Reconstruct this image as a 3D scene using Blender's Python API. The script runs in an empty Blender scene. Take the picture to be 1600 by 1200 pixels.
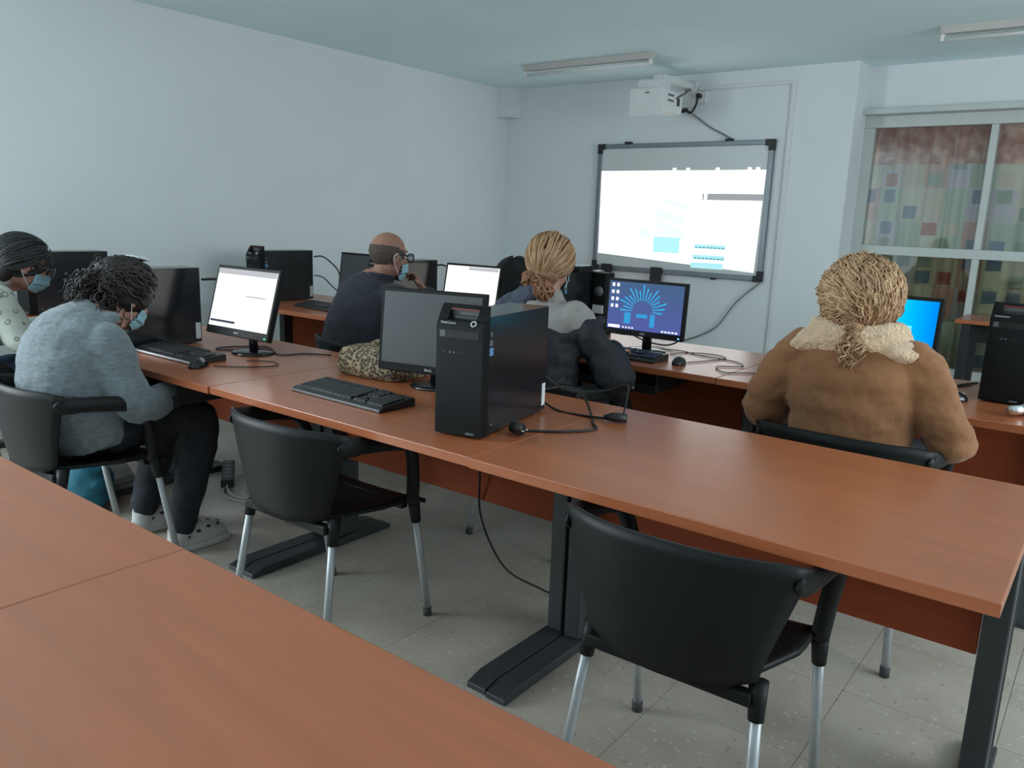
import bpy, bmesh, math, random
import numpy as np
from mathutils import Vector, Matrix, noise

random.seed(7); RNG = np.random.RandomState(7)
SC = bpy.context.scene
COL = SC.collection
PI = math.pi

# ------------------------------------------------------------------ camera
cam_d = bpy.data.cameras.new('camera'); cam = bpy.data.objects.new('camera', cam_d); COL.objects.link(cam)
YAW, PITCH, ROLL, F = -0.6524, -0.2045, 0.0366, 1245.9
fw = Vector((math.sin(YAW)*math.cos(PITCH), math.cos(YAW)*math.cos(PITCH), math.sin(PITCH)))
r0 = Vector((math.cos(YAW), -math.sin(YAW), 0)); u0 = r0.cross(fw)
rt = r0*math.cos(ROLL) + u0*math.sin(ROLL); up = -r0*math.sin(ROLL) + u0*math.cos(ROLL)
m = Matrix((rt, up, -fw)).transposed().to_4x4(); m.translation = (0.0896, -1.4454, 1.3509)
cam.matrix_world = m
cam_d.sensor_width = 36; cam_d.lens = F/1600*36; cam_d.clip_start = 0.05
SC.camera = cam

# ------------------------------------------------------------------ world, lights, exposure
w = bpy.data.worlds.new('world'); SC.world = w; w.use_nodes = True
bg = w.node_tree.nodes['Background']; bg.inputs[0].default_value = (0.78, 0.88, 1.0, 1); bg.inputs[1].default_value = 1.2
SC.view_settings.view_transform = 'Standard'; SC.view_settings.look = 'None'
SC.view_settings.gamma = 1.0; SC.view_settings.use_curve_mapping = False
SC.view_settings.exposure = 0.16

def area(name, loc, rot, sx, sy, power, color=(0.86, 0.94, 1.0)):
    l = bpy.data.lights.new(name, 'AREA'); l.shape = 'RECTANGLE'; l.size = sx; l.size_y = sy
    l.energy = power; l.color = color
    o = bpy.data.objects.new(name, l); COL.objects.link(o); o.location = loc; o.rotation_euler = rot
    return o
# daylight through the windows of the right wall and of the left wall (both outside the picture)
area('window_daylight_side', (2.62, 1.55, 1.62), (0, math.radians(90), 0), 1.35, 3.0, 80)
area('window_daylight_left', (-5.02, -2.5, 1.62), (0, math.radians(-90), 0), 1.35, 2.3, 150)
area('curtain_fill_light', (-.4, 6.38, 1.55), (math.radians(-90), 0, 0), 3.0, 1.6, 44)  # added lamp behind the curtains to brighten them, no real source there

# ------------------------------------------------------------------ materials
def mat(name, col, rough=0.5, metal=0.0, spec=0.5, noise_scale=None, noise_amt=0.12, bump=0.0, bump_scale=60,
        coat=0.0, sheen=0.0, stretch=(1, 1, 1)):
    mt = bpy.data.materials.new(name); mt.use_nodes = True
    nt = mt.node_tree; b = nt.nodes['Principled BSDF']
    b.inputs['Base Color'].default_value = (*col, 1); b.inputs['Roughness'].default_value = rough
    b.inputs['Metallic'].default_value = metal; b.inputs['Specular IOR Level'].default_value = spec
    b.inputs['Coat Weight'].default_value = coat; b.inputs['Sheen Weight'].default_value = sheen
    tc = nt.nodes.new('ShaderNodeTexCoord'); mp = nt.nodes.new('ShaderNodeMapping')
    mp.inputs['Scale'].default_value = stretch
    nt.links.new(tc.outputs['Object'], mp.inputs['Vector'])
    if noise_scale:
        n = nt.nodes.new('ShaderNodeTexNoise'); n.inputs['Scale'].default_value = noise_scale
        n.inputs['Detail'].default_value = 5
        nt.links.new(mp.outputs[0], n.inputs['Vector'])
        r = nt.nodes.new('ShaderNodeValToRGB')
        r.color_ramp.elements[0].position = 0.3; r.color_ramp.elements[1].position = 0.7
        r.color_ramp.elements[0].color = (*[max(0, c*(1-noise_amt)) for c in col], 1)
        r.color_ramp.elements[1].color = (*[min(1, c*(1+noise_amt)) for c in col], 1)
        nt.links.new(n.outputs['Fac'], r.inputs['Fac']); nt.links.new(r.outputs['Color'], b.inputs['Base Color'])
    if bump:
        n2 = nt.nodes.new('ShaderNodeTexNoise'); n2.inputs['Scale'].default_value = bump_scale; n2.inputs['Detail'].default_value = 4
        nt.links.new(mp.outputs[0], n2.inputs['Vector'])
        bp = nt.nodes.new('ShaderNodeBump'); bp.inputs['Strength'].default_value = bump; bp.inputs['Distance'].default_value = 0.02
        nt.links.new(n2.outputs['Fac'], bp.inputs['Height']); nt.links.new(bp.outputs['Normal'], b.inputs['Normal'])
    return mt

def emit(name, col, strength):
    mt = bpy.data.materials.new(name); mt.use_nodes = True; nt = mt.node_tree
    nt.nodes.remove(nt.nodes['Principled BSDF'])
    e = nt.nodes.new('ShaderNodeEmission'); e.inputs[0].default_value = (*col, 1); e.inputs[1].default_value = strength
    nt.links.new(e.outputs[0], nt.nodes['Material Output'].inputs[0])
    return mt

def screen_gradient(name, c0, c1, strength, axis='Z', lo=-0.15, hi=0.15):
    """self-lit screen picture: two colours blended across the panel"""
    mt = bpy.data.materials.new(name); mt.use_nodes = True; nt = mt.node_tree
    nt.nodes.remove(nt.nodes['Principled BSDF'])
    tc = nt.nodes.new('ShaderNodeTexCoord'); sp = nt.nodes.new('ShaderNodeSeparateXYZ')
    nt.links.new(tc.outputs['Object'], sp.inputs[0])
    mr = nt.nodes.new('ShaderNodeMapRange'); mr.inputs[1].default_value = lo; mr.inputs[2].default_value = hi
    nt.links.new(sp.outputs[axis], mr.inputs[0])
    mx = nt.nodes.new('ShaderNodeMix'); mx.data_type = 'RGBA'
    mx.inputs[6].default_value = (*c0, 1); mx.inputs[7].default_value = (*c1, 1)
    nt.links.new(mr.outputs[0], mx.inputs[0])
    e = nt.nodes.new('ShaderNodeEmission'); e.inputs[1].default_value = strength
    nt.links.new(mx.outputs[2], e.inputs[0]); nt.links.new(e.outputs[0], nt.nodes['Material Output'].inputs[0])
    return mt

def wood_mat(name, base, amt=0.16, rough=0.42, spec=0.5):
    mt = bpy.data.materials.new(name); mt.use_nodes = True; nt = mt.node_tree; b = nt.nodes['Principled BSDF']
    tc = nt.nodes.new('ShaderNodeTexCoord'); mp = nt.nodes.new('ShaderNodeMapping')
    mp.inputs['Scale'].default_value = (0.9, 14, 14)
    nt.links.new(tc.outputs['Object'], mp.inputs[0])
    n = nt.nodes.new('ShaderNodeTexNoise'); n.inputs['Scale'].default_value = 1.6; n.inputs['Detail'].default_value = 6
    n.inputs['Distortion'].default_value = 0.6
    oi = nt.nodes.new('ShaderNodeObjectInfo')
    ad = nt.nodes.new('ShaderNodeVectorMath'); ad.operation = 'ADD'
    ml = nt.nodes.new('ShaderNodeMath'); ml.operation = 'MULTIPLY'; ml.inputs[1].default_value = 40
    nt.links.new(oi.outputs['Random'], ml.inputs[0])
    nt.links.new(mp.outputs[0], ad.inputs[0]); nt.links.new(ml.outputs[0], ad.inputs[1])
    nt.links.new(ad.outputs[0], n.inputs['Vector'])
    r = nt.nodes.new('ShaderNodeValToRGB')
    r.color_ramp.elements[0].position = 0.28; r.color_ramp.elements[1].position = 0.72
    r.color_ramp.elements[0].color = (*[c*(1-amt) for c in base], 1)
    r.color_ramp.elements[1].color = (*[min(1, c*(1+amt)) for c in base], 1)
    nt.links.new(n.outputs['Fac'], r.inputs['Fac']); nt.links.new(r.outputs['Color'], b.inputs['Base Color'])
    b.inputs['Roughness'].default_value = rough; b.inputs['Specular IOR Level'].default_value = spec
    return mt

def terrazzo_mat():
    mt = bpy.data.materials.new('terrazzo'); mt.use_nodes = True; nt = mt.node_tree; b = nt.nodes['Principled BSDF']
    ge = nt.nodes.new('ShaderNodeNewGeometry')
    v = nt.nodes.new('ShaderNodeTexVoronoi'); v.inputs['Scale'].default_value = 44; v.inputs['Randomness'].default_value = 1
    nt.links.new(ge.outputs['Position'], v.inputs['Vector'])
    # chips: cells with a near centre, coloured by the cell
    lt = nt.nodes.new('ShaderNodeMath'); lt.operation = 'LESS_THAN'; lt.inputs[1].default_value = 0.24
    nt.links.new(v.outputs['Distance'], lt.inputs[0])
    sp = nt.nodes.new('ShaderNodeSeparateColor'); nt.links.new(v.outputs['Color'], sp.inputs[0])
    r = nt.nodes.new('ShaderNodeValToRGB'); r.color_ramp.interpolation = 'CONSTANT'
    e = r.color_ramp.elements
    e[0].position = 0; e[0].color = (0.30, 0.265, 0.22, 1)
    e[1].position = 0.12; e[1].color = (0.46, 0.43, 0.37, 1)
    x = e.new(0.72); x.color = (0.52, 0.49, 0.44, 1)
    x = e.new(0.88); x.color = (0.38, 0.33, 0.27, 1)
    nt.links.new(sp.outputs[0], r.inputs[0])
    n = nt.nodes.new('ShaderNodeTexNoise'); n.inputs['Scale'].default_value = 3.5; n.inputs['Detail'].default_value = 5
    nt.links.new(ge.outputs['Position'], n.inputs['Vector'])
    r2 = nt.nodes.new('ShaderNodeValToRGB'); r2.color_ramp.elements[0].color = (0.35, 0.31, 0.25, 1); r2.color_ramp.elements[1].color = (0.46, 0.42, 0.36, 1)
    r2.color_ramp.elements[0].position = 0.3; r2.color_ramp.elements[1].position = 0.7
    nt.links.new(n.outputs['Fac'], r2.inputs[0])
    mx = nt.nodes.new('ShaderNodeMix'); mx.data_type = 'RGBA'
    nt.links.new(lt.outputs[0], mx.inputs[0]); nt.links.new(r2.outputs[0], mx.inputs[6]); nt.links.new(r.outputs[0], mx.inputs[7])
    nt.links.new(mx.outputs[2], b.inputs['Base Color']); b.inputs['Roughness'].default_value = 0.35
    return mt

def curtain_mat():
    mt = bpy.data.materials.new('patchwork_fabric'); mt.use_nodes = True; nt = mt.node_tree; b = nt.nodes['Principled BSDF']
    uv = nt.nodes.new('ShaderNodeUVMap')
    def cells(scale, off, stops):
        mp = nt.nodes.new('ShaderNodeMapping'); mp.inputs['Scale'].default_value = (*scale, 1); mp.inputs['Location'].default_value = (*off, 0)
        nt.links.new(uv.outputs[0], mp.inputs[0])
        fl = nt.nodes.new('ShaderNodeVectorMath'); fl.operation = 'FLOOR'; nt.links.new(mp.outputs[0], fl.inputs[0])
        wn = nt.nodes.new('ShaderNodeTexWhiteNoise'); wn.noise_dimensions = '2D'; nt.links.new(fl.outputs[0], wn.inputs['Vector'])
        r = nt.nodes.new('ShaderNodeValToRGB'); r.color_ramp.interpolation = 'CONSTANT'
        e = r.color_ramp.elements; e[0].position = 0; e[0].color = (*stops[0][1], 1); e[1].position = stops[1][0]; e[1].color = (*stops[1][1], 1)
        for p_, c_ in stops[2:]: x = e.new(p_); x.color = (*c_, 1)
        nt.links.new(wn.outputs['Value'], r.inputs[0]); fr = nt.nodes.new('ShaderNodeVectorMath'); fr.operation = 'FRACTION'
        nt.links.new(mp.outputs[0], fr.inputs[0])
        return r, fr
    cream, green, beige, slate, red, pink = (.48, .47, .41), (.38, .42, .36), (.46, .42, .36), (.20, .24, .31), (.36, .18, .16), (.46, .33, .30)
    big, _ = cells((5.5, 4.0), (0.3, 0.2), [(0, cream), (.3, green), (.5, beige), (.72, (.44, .42, .44)), (.88, pink)])
    small, fr = cells((5.5, 8.0), (0.3, 0.4), [(0, slate), (.3, red), (.55, (.30, .34, .30)), (.8, beige)])
    # small squares sit in the middle of some cells
    sp = nt.nodes.new('ShaderNodeSeparateXYZ'); nt.links.new(fr.outputs[0], sp.inputs[0])
    def band(sock, lo, hi):
        a = nt.nodes.new('ShaderNodeMath'); a.operation = 'GREATER_THAN'; a.inputs[1].default_value = lo
        c = nt.nodes.new('ShaderNodeMath'); c.operation = 'LESS_THAN'; c.inputs[1].default_value = hi
        d = nt.nodes.new('ShaderNodeMath'); d.operation = 'MULTIPLY'
        nt.links.new(sock, a.inputs[0]); nt.links.new(sock, c.inputs[0]); nt.links.new(a.outputs[0], d.inputs[0]); nt.links.new(c.outputs[0], d.inputs[1])
        return d.outputs[0]
    bx_ = band(sp.outputs[0], .18, .78); by_ = band(sp.outputs[1], .1, .9)
    mp2 = nt.nodes.new('ShaderNodeMapping'); mp2.inputs['Scale'].default_value = (5.5, 8, 1); mp2.inputs['Location'].default_value = (0.3, 0.4, 0)
    nt.links.new(uv.outputs[0], mp2.inputs[0]); fl2 = nt.nodes.new('ShaderNodeVectorMath'); fl2.operation = 'FLOOR'; nt.links.new(mp2.outputs[0], fl2.inputs[0])
    wn2 = nt.nodes.new('ShaderNodeTexWhiteNoise'); wn2.noise_dimensions = '3D'; nt.links.new(fl2.outputs[0], wn2.inputs['Vector'])
    on = nt.nodes.new('ShaderNodeMath'); on.operation = 'GREATER_THAN'; on.inputs[1].default_value = 0.58; nt.links.new(wn2.outputs['Value'], on.inputs[0])
    m1 = nt.nodes.new('ShaderNodeMath'); m1.operation = 'MULTIPLY'; nt.links.new(bx_, m1.inputs[0]); nt.links.new(by_, m1.inputs[1])
    m2 = nt.nodes.new('ShaderNodeMath'); m2.operation = 'MULTIPLY'; nt.links.new(m1.outputs[0], m2.inputs[0]); nt.links.new(on.outputs[0], m2.inputs[1])
    mx = nt.nodes.new('ShaderNodeMix'); mx.data_type = 'RGBA'; nt.links.new(m2.outputs[0], mx.inputs[0])
    nt.links.new(big.outputs[0], mx.inputs[6]); nt.links.new(small.outputs[0], mx.inputs[7])
    # red heading band along the top of the cloth
    su = nt.nodes.new('ShaderNodeSeparateXYZ'); nt.links.new(uv.outputs[0], su.inputs[0])
    rb = band(su.outputs[1], 1.88, 9)
    nz = nt.nodes.new('ShaderNodeTexNoise'); nz.inputs['Scale'].default_value = 12; nt.links.new(uv.outputs[0], nz.inputs['Vector'])
    rr = nt.nodes.new('ShaderNodeValToRGB'); rr.color_ramp.elements[0].color = (.36, .17, .14, 1); rr.color_ramp.elements[1].color = (.52, .38, .32, 1)
    rr.color_ramp.elements[0].position = .35; rr.color_ramp.elements[1].position = .65
    nt.links.new(nz.outputs['Fac'], rr.inputs[0])
    mx2 = nt.nodes.new('ShaderNodeMix'); mx2.data_type = 'RGBA'; nt.links.new(rb, mx2.inputs[0])
    nt.links.new(mx.outputs[2], mx2.inputs[6]); nt.links.new(rr.outputs[0], mx2.inputs[7])
    nt.links.new(mx2.outputs[2], b.inputs['Base Color']); b.inputs['Roughness'].default_value = 0.9
    tr = nt.nodes.new('ShaderNodeBsdfTranslucent'); nt.links.new(mx2.outputs[2], tr.inputs[0])
    ms = nt.nodes.new('ShaderNodeMixShader'); ms.inputs[0].default_value = .45
    nt.links.new(b.outputs[0], ms.inputs[1]); nt.links.new(tr.outputs[0], ms.inputs[2]); nt.links.new(ms.outputs[0], nt.nodes['Material Output'].inputs[0])
    return mt

def glass_mat(name, tint=(0.93, 0.96, 0.95), gloss=0.04, rough=0.02):
    mt = bpy.data.materials.new(name); mt.use_nodes = True; nt = mt.node_tree
    nt.nodes.remove(nt.nodes['Principled BSDF'])
    t = nt.nodes.new('ShaderNodeBsdfTransparent'); t.inputs[0].default_value = (*tint, 1)
    g = nt.nodes.new('ShaderNodeBsdfGlossy'); g.inputs['Roughness'].default_value = rough
    x = nt.nodes.new('ShaderNodeMixShader'); x.inputs[0].default_value = gloss
    nt.links.new(t.outputs[0], x.inputs[1]); nt.links.new(g.outputs[0], x.inputs[2])
    nt.links.new(x.outputs[0], nt.nodes['Material Output'].inputs[0])
    return mt

def strand_mat(name, dark, light, rough=0.45):
    """hair: every strand its own shade between two colours"""
    mt = bpy.data.materials.new(name); mt.use_nodes = True; nt = mt.node_tree; b = nt.nodes['Principled BSDF']
    g = nt.nodes.new('ShaderNodeNewGeometry'); r = nt.nodes.new('ShaderNodeValToRGB')
    r.color_ramp.elements[0].color = (*dark, 1); r.color_ramp.elements[1].color = (*light, 1)
    nt.links.new(g.outputs['Random Per Island'], r.inputs[0]); nt.links.new(r.outputs[0], b.inputs['Base Color'])
    b.inputs['Roughness'].default_value = rough; b.inputs['Specular IOR Level'].default_value = 0.35
    return mt

def leopard_mat():
    mt = bpy.data.materials.new('leopard_print'); mt.use_nodes = True; nt = mt.node_tree; b = nt.nodes['Principled BSDF']
    tc = nt.nodes.new('ShaderNodeTexCoord')
    nz = nt.nodes.new('ShaderNodeTexNoise'); nz.inputs['Scale'].default_value = 30; nt.links.new(tc.outputs['Object'], nz.inputs['Vector'])
    sc_ = nt.nodes.new('ShaderNodeVectorMath'); sc_.operation = 'SCALE'; sc_.inputs['Scale'].default_value = 0.012
    nt.links.new(nz.outputs['Color'], sc_.inputs[0])
    ad = nt.nodes.new('ShaderNodeVectorMath'); ad.operation = 'ADD'; nt.links.new(tc.outputs['Object'], ad.inputs[0]); nt.links.new(sc_.outputs[0], ad.inputs[1])
    v = nt.nodes.new('ShaderNodeTexVoronoi'); v.inputs['Scale'].default_value = 78; nt.links.new(ad.outputs[0], v.inputs['Vector'])
    r = nt.nodes.new('ShaderNodeValToRGB'); r.color_ramp.interpolation = 'LINEAR'
    e = r.color_ramp.elements; e[0].position = 0.0; e[0].color = (.22, .13, .06, 1); e[1].position = .26; e[1].color = (.22, .13, .06, 1)
    for p_, c_ in ((.32, (.02, .015, .012)), (.50, (.02, .015, .012)), (.57, (.32, .24, .14)), (1, (.38, .29, .18))):
        x = e.new(p_); x.color = (*c_, 1)
    nt.links.new(v.outputs['Distance'], r.inputs[0]); nt.links.new(r.outputs[0], b.inputs['Base Color'])
    b.inputs['Roughness'].default_value = 0.75
    return mt

def floral_mat():
    mt = bpy.data.materials.new('floral_blouse'); mt.use_nodes = True; nt = mt.node_tree; b = nt.nodes['Principled BSDF']
    tc = nt.nodes.new('ShaderNodeTexCoord')
    v = nt.nodes.new('ShaderNodeTexVoronoi'); v.inputs['Scale'].default_value = 26; nt.links.new(tc.outputs['Object'], v.inputs['Vector'])
    r = nt.nodes.new('ShaderNodeValToRGB'); e = r.color_ramp.elements
    e[0].position = .0; e[0].color = (.52, .535, .49, 1); e[1].position = .20; e[1].color = (.52, .535, .49, 1)
    for p_, c_ in ((.25, (.20, .22, .17)), (.33, (.24, .24, .18)), (.38, (.52, .535, .49)), (1, (.52, .535, .49))):
        x = e.new(p_); x.color = (*c_, 1)
    sp = nt.nodes.new('ShaderNodeSeparateColor'); nt.links.new(v.outputs['Color'], sp.inputs[0])
    gt = nt.nodes.new('ShaderNodeMath'); gt.operation = 'GREATER_THAN'; gt.inputs[1].default_value = .25; nt.links.new(sp.outputs[0], gt.inputs[0])
    nt.links.new(v.outputs['Distance'], r.inputs[0])
    mx = nt.nodes.new('ShaderNodeMix'); mx.data_type = 'RGBA'; mx.inputs[6].default_value = (.52, .535, .49, 1)
    nt.links.new(gt.outputs[0], mx.inputs[0]); nt.links.new(r.outputs[0], mx.inputs[7]); nt.links.new(mx.outputs[2], b.inputs['Base Color'])
    b.inputs['Roughness'].default_value = 0.85
    return mt

M = dict(
    wall=mat('white_wall_paint', (.76, .80, .81), .85, noise_scale=1.5, noise_amt=.02, bump=.03, bump_scale=180),
    ceil=mat('ceiling_paint', (.78, .95, .98), .9, noise_scale=2, noise_amt=.02),
    trim=mat('white_plastic_trunking', (.72, .73, .73), .5, noise_scale=6, noise_amt=.03),
    floor=terrazzo_mat(),
    joint=mat('floor_joint', (.26, .24, .21), .9, noise_scale=20),
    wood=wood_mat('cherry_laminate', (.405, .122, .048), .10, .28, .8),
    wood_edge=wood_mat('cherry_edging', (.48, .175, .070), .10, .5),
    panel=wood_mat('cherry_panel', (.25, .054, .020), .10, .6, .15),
    steel=mat('dark_grey_steel', (.045, .052, .055), .45, .3, noise_scale=30, noise_amt=.08),
    black_steel=mat('black_steel', (.018, .02, .022), .5, .2, noise_scale=30, noise_amt=.08),
    plastic=mat('black_chair_plastic', (.009, .010, .0105), .5, 0, .25, noise_scale=8, noise_amt=.1, bump=.06, bump_scale=500),
    leg=mat('grey_painted_tube', (.42, .45, .46), .4, .35, noise_scale=20, noise_amt=.06),
    rubber=mat('rubber_tip', (.05, .05, .05), .8, noise_scale=30),
    case=mat('black_computer_case', (.011, .013, .016), .19, 0, .7, noise_scale=200, noise_amt=.15),
    bezel=mat('black_bezel_plastic', (.005, .006, .0065), .5, 0, .18, noise_scale=90, noise_amt=.15),
    recess=mat('drive_bay_plastic', (.007, .007, .008), .4, noise_scale=60),
    gloss=mat('glossy_black', (.010, .010, .012), .14, 0, .5, noise_scale=30, noise_amt=.1),
    redp=mat('dark_red_plastic', (.16, .03, .03), .4, noise_scale=30),
    greyp=mat('grey_plastic', (.11, .12, .125), .45, noise_scale=30),
    sticker=mat('white_sticker', (.62, .64, .66), .6, noise_scale=120, noise_amt=.15),
    bluest=mat('blue_sticker', (.10, .25, .45), .5, noise_scale=120, noise_amt=.2),
    chrome=mat('chrome', (.75, .75, .75), .2, 1.0, noise_scale=30, noise_amt=.04),
    key=mat('key_caps', (.022, .024, .026), .45, noise_scale=60),
    kbody=mat('keyboard_body', (.016, .017, .018), .38, noise_scale=60),
    off=mat('dark_screen_glass', (.030, .033, .036), .22, 0, .6, noise_scale=3, noise_amt=.05),
    cable=mat('black_cable', (.012, .012, .012), .5, noise_scale=60),
    gcable=mat('grey_cable', (.30, .30, .29), .6, noise_scale=60),
    wcable=mat('white_cable', (.5, .5, .48), .6, noise_scale=60),
    alu=mat('grey_aluminium', (.20, .23, .25), .4, .5, noise_scale=40, noise_amt=.06),
    board=mat('whiteboard_surface', (.66, .70, .69), .35, noise_scale=2, noise_amt=.02),
    proj=mat('white_projector_plastic', (.72, .74, .73), .45, noise_scale=8, noise_amt=.03),
    tube=mat('lamp_housing', (.50, .50, .47), .5, noise_scale=9, noise_amt=.05),
    lamp=mat('unlit_fluorescent_tube', (.70, .73, .72), .3, noise_scale=9, noise_amt=.03),
    frame=mat('window_frame_paint', (.56, .60, .58), .5, noise_scale=5, noise_amt=.04),
    glass=glass_mat('window_glass'),
    glass_low=glass_mat('dimmed_window_glass', (.80, .83, .76), .05),  # lower panes: dimness of the corridor put into the glass tint
    lens=glass_mat('spectacle_lens', (.8, .82, .82), .12),
    curtain=curtain_mat(), lining=mat('curtain_lining', (.55, .52, .48), .9, noise_scale=12),
    leopard=leopard_mat(), floral=floral_mat(),
    skin=mat('skin', (.42, .225, .165), .55, 0, .4, noise_scale=14, noise_amt=.10),
    skin_dark=mat('skin_tanned', (.33, .165, .115), .55, 0, .4, noise_scale=14, noise_amt=.10),
    mask=mat('blue_mask_fabric', (.30, .53, .62), .85, noise_scale=30, noise_amt=.06),
    mask_in=mat('mask_strap', (.70, .72, .72), .8, noise_scale=30),
    eye=mat('eye_white', (.6, .58, .55), .3, noise_scale=30), iris=mat('eye_iris', (.03, .02, .015), .2, noise_scale=30),
    hoodie=mat('heather_grey_knit', (.165, .198, .215), .95, noise_scale=40, noise_amt=.22, bump=.25, bump_scale=90, stretch=(1, 1, 3), sheen=.2),
    navy=mat('navy_sweater', (.017, .018, .028), .9, noise_scale=12, noise_amt=.2, bump=.2, bump_scale=30, sheen=.1),
    coat=mat('navy_coat', (.007, .0085, .014), .7, noise_scale=9, noise_amt=.25, bump=.35, bump_scale=16),
    greysweat=mat('beige_grey_sweater', (.30, .285, .27), .95, noise_scale=30, noise_amt=.1, bump=.2, bump_scale=60),
    scarf=mat('blue_grey_scarf', (.06, .07, .10), .95, noise_scale=18, noise_amt=.3, bump=.4, bump_scale=40),
    suede=mat('tan_suede', (.25, .110, .044), .9, noise_scale=6, noise_amt=.14, bump=.35, bump_scale=18, sheen=.12),
    fleece=mat('cream_shearling', (.80, .56, .35), 1.0, noise_scale=25, noise_amt=.12, bump=.9, bump_scale=110, sheen=.4),
    jeans=mat('dark_trousers', (.014, .017, .024), .85, noise_scale=30, noise_amt=.25, bump=.2, bump_scale=50),
    denim=mat('blue_denim', (.03, .06, .11), .85, noise_scale=30, noise_amt=.25),
    shoe=mat('white_trainer', (.50, .50, .49), .6, noise_scale=20, noise_amt=.08),
    shoeprint=mat('trainer_dark_print', (.02, .022, .03), .6, noise_scale=20),
    sole=mat('trainer_sole', (.55, .55, .53), .7, noise_scale=20),
    teal=mat('teal_bag_fabric', (.02, .17, .24), .7, noise_scale=9, noise_amt=.3, bump=.4, bump_scale=18),
    hair_blond=strand_mat('golden_blond_hair', (.20, .095, .045), (.50, .31, .165)),
    hair_curl=strand_mat('curly_blond_hair', (.22, .11, .055), (.66, .44, .25)),
    hair_bun=strand_mat('reddish_bun_hair', (.16, .065, .035), (.36, .175, .09)),
    hair_curl_in=mat('curly_hair_roots', (.42, .24, .13), .7, noise_scale=60, noise_amt=.3, bump=.5, bump_scale=80),
    hair_blond_in=mat('blond_hair_roots', (.24, .12, .06), .6, noise_scale=60, noise_amt=.3, bump=.5, bump_scale=80),
    hair_dark=strand_mat('dark_brown_hair', (.012, .010, .010), (.045, .034, .032)),
    hair_dark_in=mat('dark_hair_roots', (.014, .012, .012), .6, noise_scale=60, noise_amt=.3),
    hair_black=strand_mat('black_hair', (.012, .014, .015), (.030, .030, .030)),
    hair_grey=mat('short_grey_brown_hair', (.085, .062, .050), .8, noise_scale=90, noise_amt=.35, bump=.5, bump_scale=160),
)
# ------------------------------------------------------------------ mesh helpers
def V(*a): return Vector(a)

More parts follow.
